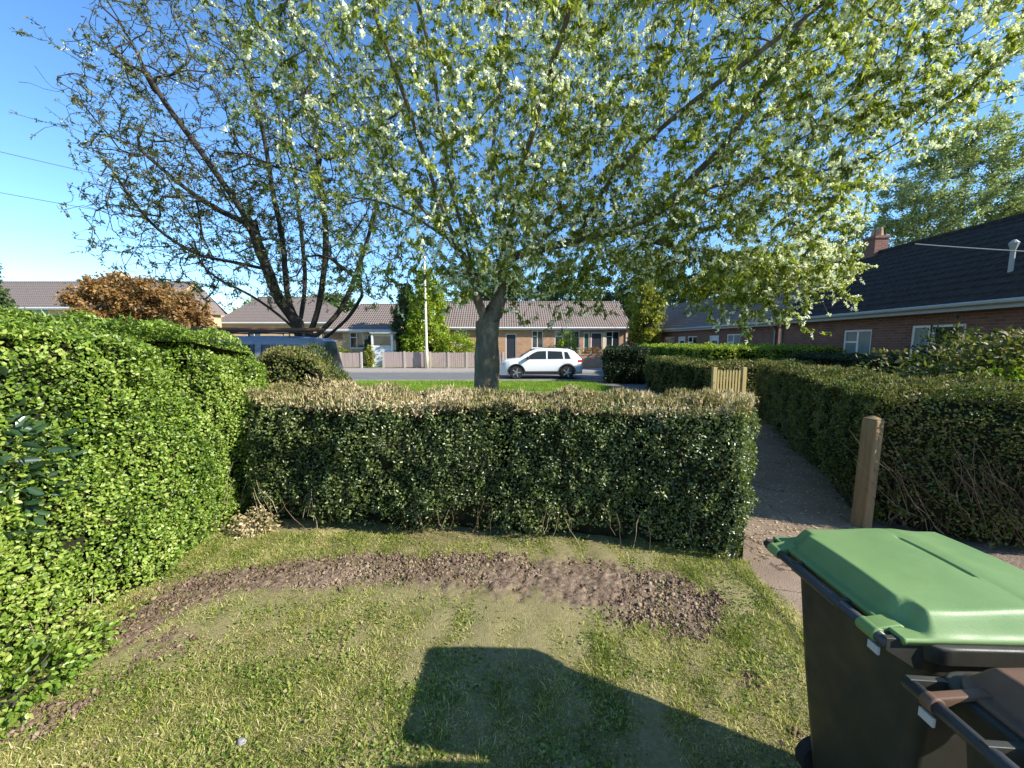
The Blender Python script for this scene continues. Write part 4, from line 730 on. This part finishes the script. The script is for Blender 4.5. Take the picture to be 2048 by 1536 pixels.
# ------------------------------------------------------------------ vehicles
def vehicle(name, label, loc, rz, L_, Wd, top, belt, zb, wheels, wr, wins, paint, cat, nose=.16, tumble=.78, lights=(), clad=True, rack=None):
    """x from 0 (rear end) to L_ (front end); top = [(x,z)] outline"""
    root = empty(name, loc, rz, label, cat); tx = [p[0] for p in top]; tz = [p[1] for p in top]; H = max(tz)
    def zt(x): return float(np.interp(x, tx, tz))
    def bot(x):
        z = zb
        for c in wheels:
            d = abs(x - c)
            if d < wr * 1.2: z = max(z, wr + math.sqrt(max(0, (wr * 1.2) ** 2 - d * d)))
        return z
    def half(x, z):
        e = min(x, L_ - x) / (L_ * nose); tp = 1 - .24 * (1 - min(1, max(0, e))) ** 2.2; s = np.interp(z, [zb, .45 * belt, .75 * belt, belt, H], [.95, .99, 1.0, .965, tumble]); return Wd / 2 * tp * float(s)
    xs = sorted(set([0, L_] + list(np.linspace(0, L_, 40)) + [c + wr * 1.2 * math.cos(a) for c in wheels for a in np.linspace(0, math.pi, 15)] + tx)); xs = [x for x in xs if 0 <= x <= L_]
    V = []; F = []; nr = 9
    for x in xs:
        b_, t_ = bot(x), zt(x); zz = [b_ + (t_ - b_) * q for q in (0, .15, .35, .55, .75, .9, .97)]; ring = [(half(x, z), z) for z in zz]; ring[-1] = (ring[-1][0] * .97, t_ - .012); w0 = ring[-1][0]
        ring += [(w0 * .82, t_ + .012), (0, t_ + .03)]
        V += [(x, -a, z) for a, z in ring] + [(x, a, z) for a, z in reversed(ring[:-1])]
    k = nr * 2 - 1
    for i in range(len(xs) - 1):
        for j in range(k - 1): F.append((i * k + j, (i + 1) * k + j, (i + 1) * k + j + 1, i * k + j + 1))
        F.append((i * k + k - 1, (i + 1) * k + k - 1, (i + 1) * k, i * k))
    F.append(tuple(range(k))); F.append(tuple(reversed(range((len(xs) - 1) * k, len(xs) * k))))
    mb = MB(); mb.add(V, F); body = mb.build('body', M[paint], root, True)
    def panel(poly, nm, m, par, proud=.006, sides=(-1, 1)):
        for sd_ in sides:
            mb = MB(); n = len(poly); lx = min(p[0] for p in poly); hx = max(p[0] for p in poly); m1 = 12; zl = lambda x, w_: None
            cols = []
            for i in range(m1 + 1):
                x = lx + (hx - lx) * i / m1; zs_ = []
                for q in range(n):
                    (x0, z0), (x1, z1) = poly[q], poly[(q + 1) % n]
                    if min(x0, x1) - 1e-6 <= x <= max(x0, x1) + 1e-6 and abs(x1 - x0) > 1e-6: zs_.append(z0 + (z1 - z0) * (x - x0) / (x1 - x0))
                cols.append((x, min(zs_), max(zs_)))
            vs = []
            for x, a, b_ in cols:
                for q in range(5): z = a + (b_ - a) * q / 4; vs.append((x, sd_ * (half(x, z) + proud), z))
            mb.add(vs, [(i * 5 + q, (i + 1) * 5 + q, (i + 1) * 5 + q + 1, i * 5 + q + 1) if sd_ < 0 else (i * 5 + q + 1, (i + 1) * 5 + q + 1, (i + 1) * 5 + q, i * 5 + q) for i in range(m1) for q in range(4)]); mb.build(nm, M[m], par, True, fix=False)
    for poly, kind in wins: panel(poly, 'side_window', 'glass', body)
    # windscreens follow the outline
    def cross(x0, x1, nm, m, inset=.86, pr=.02):
        mb = MB(); xs_ = np.linspace(x0, x1, 7); vs = []
        for x in xs_:
            z = zt(x); w_ = half(x, z) * .97 * .82 * inset / .86
            dx = .012 if (x1 > L_ / 2) else -.012
            vs += [(x + dx, -w_, z + .018 + pr), (x + dx, 0, z + .036 + pr), (x + dx, w_, z + .018 + pr)]
        mb.add(vs, [(i * 3 + q, i * 3 + q + 1, (i + 1) * 3 + q + 1, (i + 1) * 3 + q) for i in range(6) for q in range(2)]); mb.build(nm, M[m], body, True)
    for x0, x1, nm in lights['screens']: cross(x0, x1, nm, 'glass')
    if clad:
        panel([(wheels[0] + wr * 1.25, zb - .01), (wheels[1] - wr * 1.25, zb - .01), (wheels[1] - wr * 1.25, zb + .14), (wheels[0] + wr * 1.25, zb + .14)], 'sill', 'black_trim', body, .012)
        for sd_ in (-1, 1):
            for c in wheels:
                mb = MB(); vs = []; n = 18
                for i in range(n + 1):
                    a = math.pi * i / n
                    for rr in (wr * 1.19, wr * 1.36):
                        x = c + rr * math.cos(a); z = wr + rr * math.sin(a) * (1 if rr < wr * 1.3 else .98); x = min(max(x, .02), L_ - .02); vs.append((x, sd_ * (half(x, z) + .014), z))
                mb.add(vs, [(2 * i, 2 * i + 1, 2 * i + 3, 2 * i + 2) for i in range(n)]); mb.build('wheel_arch', M['black_trim'], body, True)
    mb = MB(); mb.box((.35, -Wd / 2 + .1, zb - .03), (L_ - .35, Wd / 2 - .1, zb + .35)); mb.build('underbody', M['black_trim'], root)
    for poly, nm, m in lights['lamps']: panel(poly, nm, m, body, .01)
    for c in wheels:
        for sd_ in (-1, 1):
            yo = sd_ * (Wd / 2 - .02); yi = sd_ * (Wd / 2 - .23); wroot = MB(); wroot.tube([(c, yi, wr), (c, yi + sd_ * .02, wr), (c, yo - sd_ * .02, wr), (c, yo, wr)], [wr * .93, wr, wr, wr * .93], 28)
            ty = wroot.build('wheel', M['tyre'], root, bevel=0); rm = MB(); rm.tube([(c, yo - sd_ * .01, wr), (c, yo + sd_ * .004, wr)], [wr * .66, wr * .66], 24); rm.build('rim', M['black_trim'], ty)
            sp = MB()
            for q in range(5):
                a = q * 2 * math.pi / 5 + .3; ca, sa = math.cos(a), math.sin(a); 
                pts = [(-.035, 0), (.035, 0), (.028, wr * .66), (-.028, wr * .66)]; vs = [(c + u * ca - v_ * sa, yo + sd_ * yy, wr + u * sa + v_ * ca) for yy in (.006, .022) for u, v_ in pts]
                sp.add(vs, [(0, 1, 2, 3), (4, 5, 6, 7), (0, 1, 5, 4), (1, 2, 6, 5), (2, 3, 7, 6), (3, 0, 4, 7)])
            sp.tube([(c, yo + sd_ * .005, wr), (c, yo + sd_ * .03, wr)], .05, 12); sp.build('spokes', M['alloy'], ty)
    # door seams + handles + mirrors
    for x in lights['seams']:
        mb = MB(); vs = []; 
        for z in np.linspace(zb + .16, belt, 8): vs += [(x - .006, -(half(x, z) + .003), z), (x + .006, -(half(x, z) + .003), z)]
        mb.add(vs, [(2 * i, 2 * i + 1, 2 * i + 3, 2 * i + 2) for i in range(7)]); mb.build('door_seam', M['black_trim'], body)
    for x in lights['handles']:
        mb = MB(); z = belt - .12; y_ = -(half(x, z) + .02); mb.box((x, y_ - .015, z), (x + .18, y_ + .01, z + .03)); mb.build('door_handle', M[paint], body, bevel=.006)
    mx_ = lights['mirror']
    for sd_ in (-1, 1): mb = MB(); yy = sd_ * (half(mx_, belt) + .1); mb.box((mx_ - .06, yy - .1, belt - .0), (mx_ + .08, yy + .1, belt + .16)); mb.build('mirror', M['black_trim'], body, bevel=.03)
    return root, half, zt
carW = [(0.0, .62), (.03, 1.0), (.16, 1.12), (.42, 1.38), (.62, 1.475), (1.1, 1.52), (2.0, 1.53), (2.35, 1.50), (2.7, 1.38), (3.0, 1.2), (3.2, 1.06), (3.45, 1.01), (3.9, .95), (4.1, .86), (4.17, .7), (4.2, .5)]
# front points to the left, so the body is turned half round
car, hf_, zt_ = vehicle('parked_car', 'white compact suv parked on the near side of the road behind the tree trunk', (3.58, 20.2, -.04), R(180), 4.2, 1.78, carW, .98, .26, (.8, 3.36), .335,
    [([(.62, 1.02), (.93, 1.02), (.95, 1.38), (.78, 1.36)], 0), ([(1.0, 1.02), (1.78, 1.01), (1.78, 1.42), (1.02, 1.39)], 0), ([(1.86, 1.01), (2.92, 1.01), (2.62, 1.25), (2.32, 1.40), (1.86, 1.42)], 0)], 'white_paint', 'car',
    lights=dict(screens=[(2.4, 3.12, 'windscreen'), (.17, .5, 'rear_window')], lamps=[([(.03, .86), (.26, .84), (.26, .96), (.03, .98)], 'tail_lamp', 'lamp_red'), ([(3.92, .74), (4.12, .70), (4.12, .8), (3.92, .84)], 'headlight', 'lamp_clear')],
                seams=(1.0, 1.82, 2.95), handles=(1.1, 1.95), mirror=2.78))
vanT = [(0.0, .5), (.02, .95), (.06, 1.25), (.2, 1.86), (.3, 1.93), (1.2, 1.98), (3.6, 1.97), (3.9, 1.9), (4.35, 1.45), (4.6, 1.2), (5.0, 1.08), (5.15, .8), (5.2, .5)]
van, _, _ = vehicle('parked_van', 'dark blue grey van with roof rack parked behind the left hedge', (-4.8, 10.3, -.03), R(180), 5.2, 1.9, vanT, 1.15, .28, (.95, 4.15), .34,
    [([(.28, 1.2), (1.35, 1.2), (1.35, 1.78), (.42, 1.78)], 0), ([(1.5, 1.2), (2.7, 1.2), (2.7, 1.78), (1.5, 1.78)], 0), ([(2.85, 1.2), (4.25, 1.2), (3.95, 1.6), (3.75, 1.76), (2.85, 1.78)], 0)], 'van_paint', 'van', tumble=.84,
    lights=dict(screens=[(3.95, 4.55, 'windscreen'), (.06, .19, 'rear_window')], lamps=[([(.02, .85), (.14, .85), (.14, 1.15), (.06, 1.15)], 'tail_lamp', 'lamp_red'), ([(4.8, .78), (5.1, .74), (5.1, .9), (4.8, .94)], 'headlight', 'lamp_clear')],
                seams=(1.42, 2.78, 4.0), handles=(1.55, 2.9), mirror=4.2), clad=False)
mb = MB()
for x in (.7, 1.7, 2.7, 3.5): mb.tube([(x, -.72, 1.95), (x, -.72, 2.08), (x, .72, 2.08), (x, .72, 1.95)], .018, 6)
mb.tube([(.5, -.72, 2.09), (3.7, -.72, 2.09)], .018, 6); mb.tube([(.5, .72, 2.09), (3.7, .72, 2.09)], .018, 6); mb.build('roof_rack', M['black_trim'], van)
for i, (y, z, a, b) in enumerate(((.45, 2.14, .1, 3.9), (.3, 2.14, .4, 4.3), (.6, 2.15, -.1, 3.2))):
    mb = MB(); mb.tube([(a, y, z), (b, y, z + .02)], .04, 8); o = mb.build('timber_pole', M['pipe_brown']); o.location = (-4.8, 10.3, -.03); o.rotation_euler = (0, 0, R(180)); tag(o, 'brown length of timber lying along the roof rack of the van', 'timber', 'timber on the van roof rack')

# ------------------------------------------------------------------ wheelie bins
def rrect(x0, x1, y0, y1, r, n=5):
    out = []
    for cx, cy, a0 in ((x1 - r, y1 - r, 0), (x0 + r, y1 - r, 90), (x0 + r, y0 + r, 180), (x1 - r, y0 + r, 270)):
        for i in range(n + 1): a = R(a0 + 90 * i / n); out.append((cx + r * math.cos(a), cy + r * math.sin(a)))
    return out
def loft(mb, rings, cap0=True, cap1=True):
    k = len(rings[0]); vs = [p for r_ in rings for p in r_]
    fs = [(i * k + j, i * k + (j + 1) % k, (i + 1) * k + (j + 1) % k, (i + 1) * k + j) for i in range(len(rings) - 1) for j in range(k)]
    if cap0: fs.append(tuple(reversed(range(k))))
    if cap1: fs.append(tuple((len(rings) - 1) * k + j for j in range(k)))
    mb.add(vs, fs)
def wheelie_bin(label, loc, rz, lid_m, sc=1.0, tags=(-.12, .12), u0=.04, hw=.272, lug=1.0):
    """x: 0 at the handle side, .66 at the front; y: -.27 .. .27"""
    b = empty('wheelie_bin', loc, rz, label, 'wheelie bin', 'wheelie bins side by side'); b.scale = (1, 1, sc)
    mb = MB(); rings = []
    for z, x0, x1, w_, r_ in ((.03, .20, .54, .165, .03), (.08, .185, .555, .175, .04), (.5, .145, .59, .215, .045), (.86, .118, .625, .246, .05), (.88, .115, .628, .248, .05), (.882, .10, .64, .262, .055), (.928, .098, .642, .264, .055), (.930, .085, .655, .284, .07), (.975, .083, .657, .288, .07), (.982, .085, .655, .284, .07), (.985, .11, .63, .25, .05), (.9, .12, .62, .24, .05)):
        rings.append([(x, y, z) for x, y in rrect(x0, x1, -w_, w_, r_)])
    loft(mb, rings, True, True); mb.build('body', M['bin_black'], b, bevel=.004)
    # lid: grid shell with bevelled back step, domed middle and drooping front
    nu, nv = 60, 44; V = []; 
    def zl(u, v):
        a = abs(v) / hw; z = .995 + .0; back = np.clip((u - u0 - .03) / .035, 0, 1); back = back * (1 - .85 * np.clip((abs(v) - .175) / .03, 0, 1) * np.clip((.135 - u) / .03, 0, 1) * (lug > .9)); back = back * back * (3 - 2 * back)
        side = np.clip((hw - abs(v)) / .045, 0, 1); side = side * side * (3 - 2 * side); fr = np.clip((.675 - u) / .07, 0, 1); fr = fr * fr * (3 - 2 * fr)
        h = .05 * back * side * fr; h += .012 * (1 - a * a) * back * fr; h += .010 * math.exp(-((u - .40) / .13) ** 2) * side
        g = math.exp(-((u - .41) / .006) ** 2) * np.clip((v + .10) / .02, 0, 1) * np.clip((.16 - v) / .02, 0, 1); h -= .009 * g; h += .004 * np.clip((u - .425) / .03, 0, 1) * side * fr
        return z + h
    def plan(u, v):
        q = 1.0 if u < .5 else 1 - .12 * ((u - .5) / .18) ** 2
        if lug < .9 and u < u0 + .06: q *= 1 - .16 * ((u0 + .06 - u) / .06) ** 2
        if lug > .9 and v > 0: q *= 1 - .07 * math.exp(-((u - .52) / .06) ** 2)
        return u, v * q
    us = np.concatenate([np.linspace(u0, u0 + .1, 16)[:-1], np.linspace(u0 + .1, .39, 14)[:-1], np.linspace(.39, .43, 17)[:-1], np.linspace(.43, .60, 10)[:-1], np.linspace(.60, .68, 12)]); vsn = np.concatenate([np.linspace(-hw, -.22, 9)[:-1], np.linspace(-.22, -.16, 6)[:-1], np.linspace(-.16, .0, 14)[:-1], np.linspace(.0, .16, 15)[:-1], np.linspace(.16, .22, 6)[:-1], np.linspace(.22, hw, 9)])
    nu, nv = len(us), len(vsn); mb = MB()
    topv = [(*plan(u, v), float(zl(u, v))) for u in us for v in vsn]
    botv = [(x, y, z - .012 if 0 < (i % nv) < nv - 1 and nv <= i < (nu - 1) * nv else .978) for i, (x, y, z) in enumerate(topv)]
    f = [(i * nv + j, (i + 1) * nv + j, (i + 1) * nv + j + 1, i * nv + j + 1) for i in range(nu - 1) for j in range(nv - 1)]; k = nu * nv
    f += [tuple(reversed([q + k for q in t])) for t in f]
    bd = [j for j in range(nv)] + [i * nv + nv - 1 for i in range(1, nu)] + [(nu - 1) * nv + j for j in range(nv - 2, -1, -1)] + [i * nv for i in range(nu - 2, 0, -1)]
    f += [(bd[i], bd[(i + 1) % len(bd)], bd[(i + 1) % len(bd)] + k, bd[i] + k) for i in range(len(bd))]
    mb.add(topv + botv, f); lid = mb.build('lid', lid_m, b, True)
    # hinge lugs of the lid gripping the bar
    for y in (-.205, .205):
        mb = MB(); mb.tube([(.012, y - .028 * lug, .972), (.012, y + .028 * lug, .972)], .0205, 14); mb.prism([(.012, .955), (.06, .98), (u0 + .05, .995), (u0 + .03, 1.003), (.012, .992)], y - .024 * lug, y + .024 * lug); mb.build('hinge', lid_m, lid, bevel=.004)
    mb = MB(); mb.tube([(.012, -.262, .972), (.012, -.09, .972), (.012, -.085, .972), (.012, .085, .972), (.012, .09, .972), (.012, .262, .972)], [.0155, .0155, .0175, .0175, .0155, .0155], 14); hb = mb.build('handle_bar', M['bin_bar'], b, True)
    for y in (-.255, -.1, .1, .255):
        mb = MB(); mb.prism([(.004, .955), (.09, .90), (.11, .90), (.11, .975), (.09, .985), (.004, .99)], y - .008, y + .008); mb.build('bracket', M['bin_black'], b, bevel=.002)
    for y in tags: mb = MB(); mb.box((-.004, y - .016, .93), (.002, y + .016, .952)); mb.build('tag', M['tag'], b)
    mb = MB(); mb.tube([(.25, -.20, .08), (.25, .20, .08)], .012, 8); mb.build('axle', M['bin_bar'], b)
    for y in (-.215, .215):
        mb = MB(); mb.tube([(.25, y - .022, .08), (.25, y - .016, .08), (.25, y + .016, .08), (.25, y + .022, .08)], [.072, .08, .08, .072], 24); mb.build('wheel', M['tyre'], b, bevel=0)
    return b
wheelie_bin('wheelie bin with green lid beside the path', (1.01, 1.215, .012), R(-2), M['bin_green'], 1.01, (-.235,))
wheelie_bin('wheelie bin with brown lid at the bottom right corner', (.955, .60, .0), R(-1), M['bin_brown'], 1.0, (.2, -.05), .10, .262, .45)

# ------------------------------------------------------------------ cables, small things
def cable(label, a, b, sag, r, m='cable'):
    A, B = Vector(a), Vector(b); mb = MB(); mb.tube([A.lerp(B, t) - Vector((0, 0, sag * 4 * t * (1 - t))) for t in np.linspace(0, 1, 24)], r, 5); tag(mb.build('overhead_cable', M[m]), label, 'cable', 'overhead cables')
cable('upper thin overhead cable crossing the sky at the left edge', W(-260, 240, 15), W(520, 415, 24), .15, .012)
cable('lower thin overhead cable crossing the sky at the left edge', W(-260, 335, 15), W(520, 470, 24), .15, .012)
cable('pale cable running to the ridge of the black roof', W(1830, 488, 9.2), W(2330, 515, 7.2), .03, .012, 'cable_pale')
cable('thin cable high at the right edge beside the blossom', W(1500, 270, 20), W(2250, 150, 12), .2, .010)
cable('thin cable above the roof at the right edge', W(1500, 400, 24), W(2250, 270, 12), .2, .010)
mb = MB(); vs = [(math.cos(a) * .022 * (1 + .2 * math.sin(3 * a)), math.sin(a) * .015, 0) for a in np.linspace(0, 6.283, 9)[:-1]]; mb.add(vs + [(x * .7, y * .7, .018) for x, y, z in vs], [tuple(range(8, 16))] + [(i, (i + 1) % 8, (i + 1) % 8 + 8, i + 8) for i in range(8)])
o = mb.build('stone', M['stone'], bevel=.004); o.location = (-1.22, 1.55, .006); tag(o, 'small grey stone lying in the grass near the bottom left', 'stone')
n = 9000; y = rng.uniform(1.0, 3.0, n); x = 1.835 + rng.normal(size=n) * .035 + nz(np.stack([y, y * 0, y * 0], -1), 3, 2) * .03
grass('edge_grass', x, y, x * 0 + .004, rng.uniform(.015, .05, n), rng.uniform(.001, .0026, n), M['grass'], 'grass creeping over the edge of the path', .9)
n = 7000; x = rng.uniform(2, 5.2, n); y = x * 0 + rng.uniform(3.0, 8.8, n); k = in_poly(x, y, PATH); x, y = x[k], y[k]; D = rdirs(len(x)) * [1, 1, .15]
V, F = leaves(np.stack([x, y, x * 0 + .018], -1), D, np.tile([0, 0, 1.], (len(x), 1)), rng.uniform(.015, .04, len(x)), .6, .2, True); tag(link('fallen_leaves', npmesh('fallen_leaves', V, F), M['clipped']), 'dry clippings scattered on the shaded path', 'leaves', kind='stuff')

print('objects', len(bpy.data.objects), 'polys', sum(len(m.polygons) for m in bpy.data.meshes))
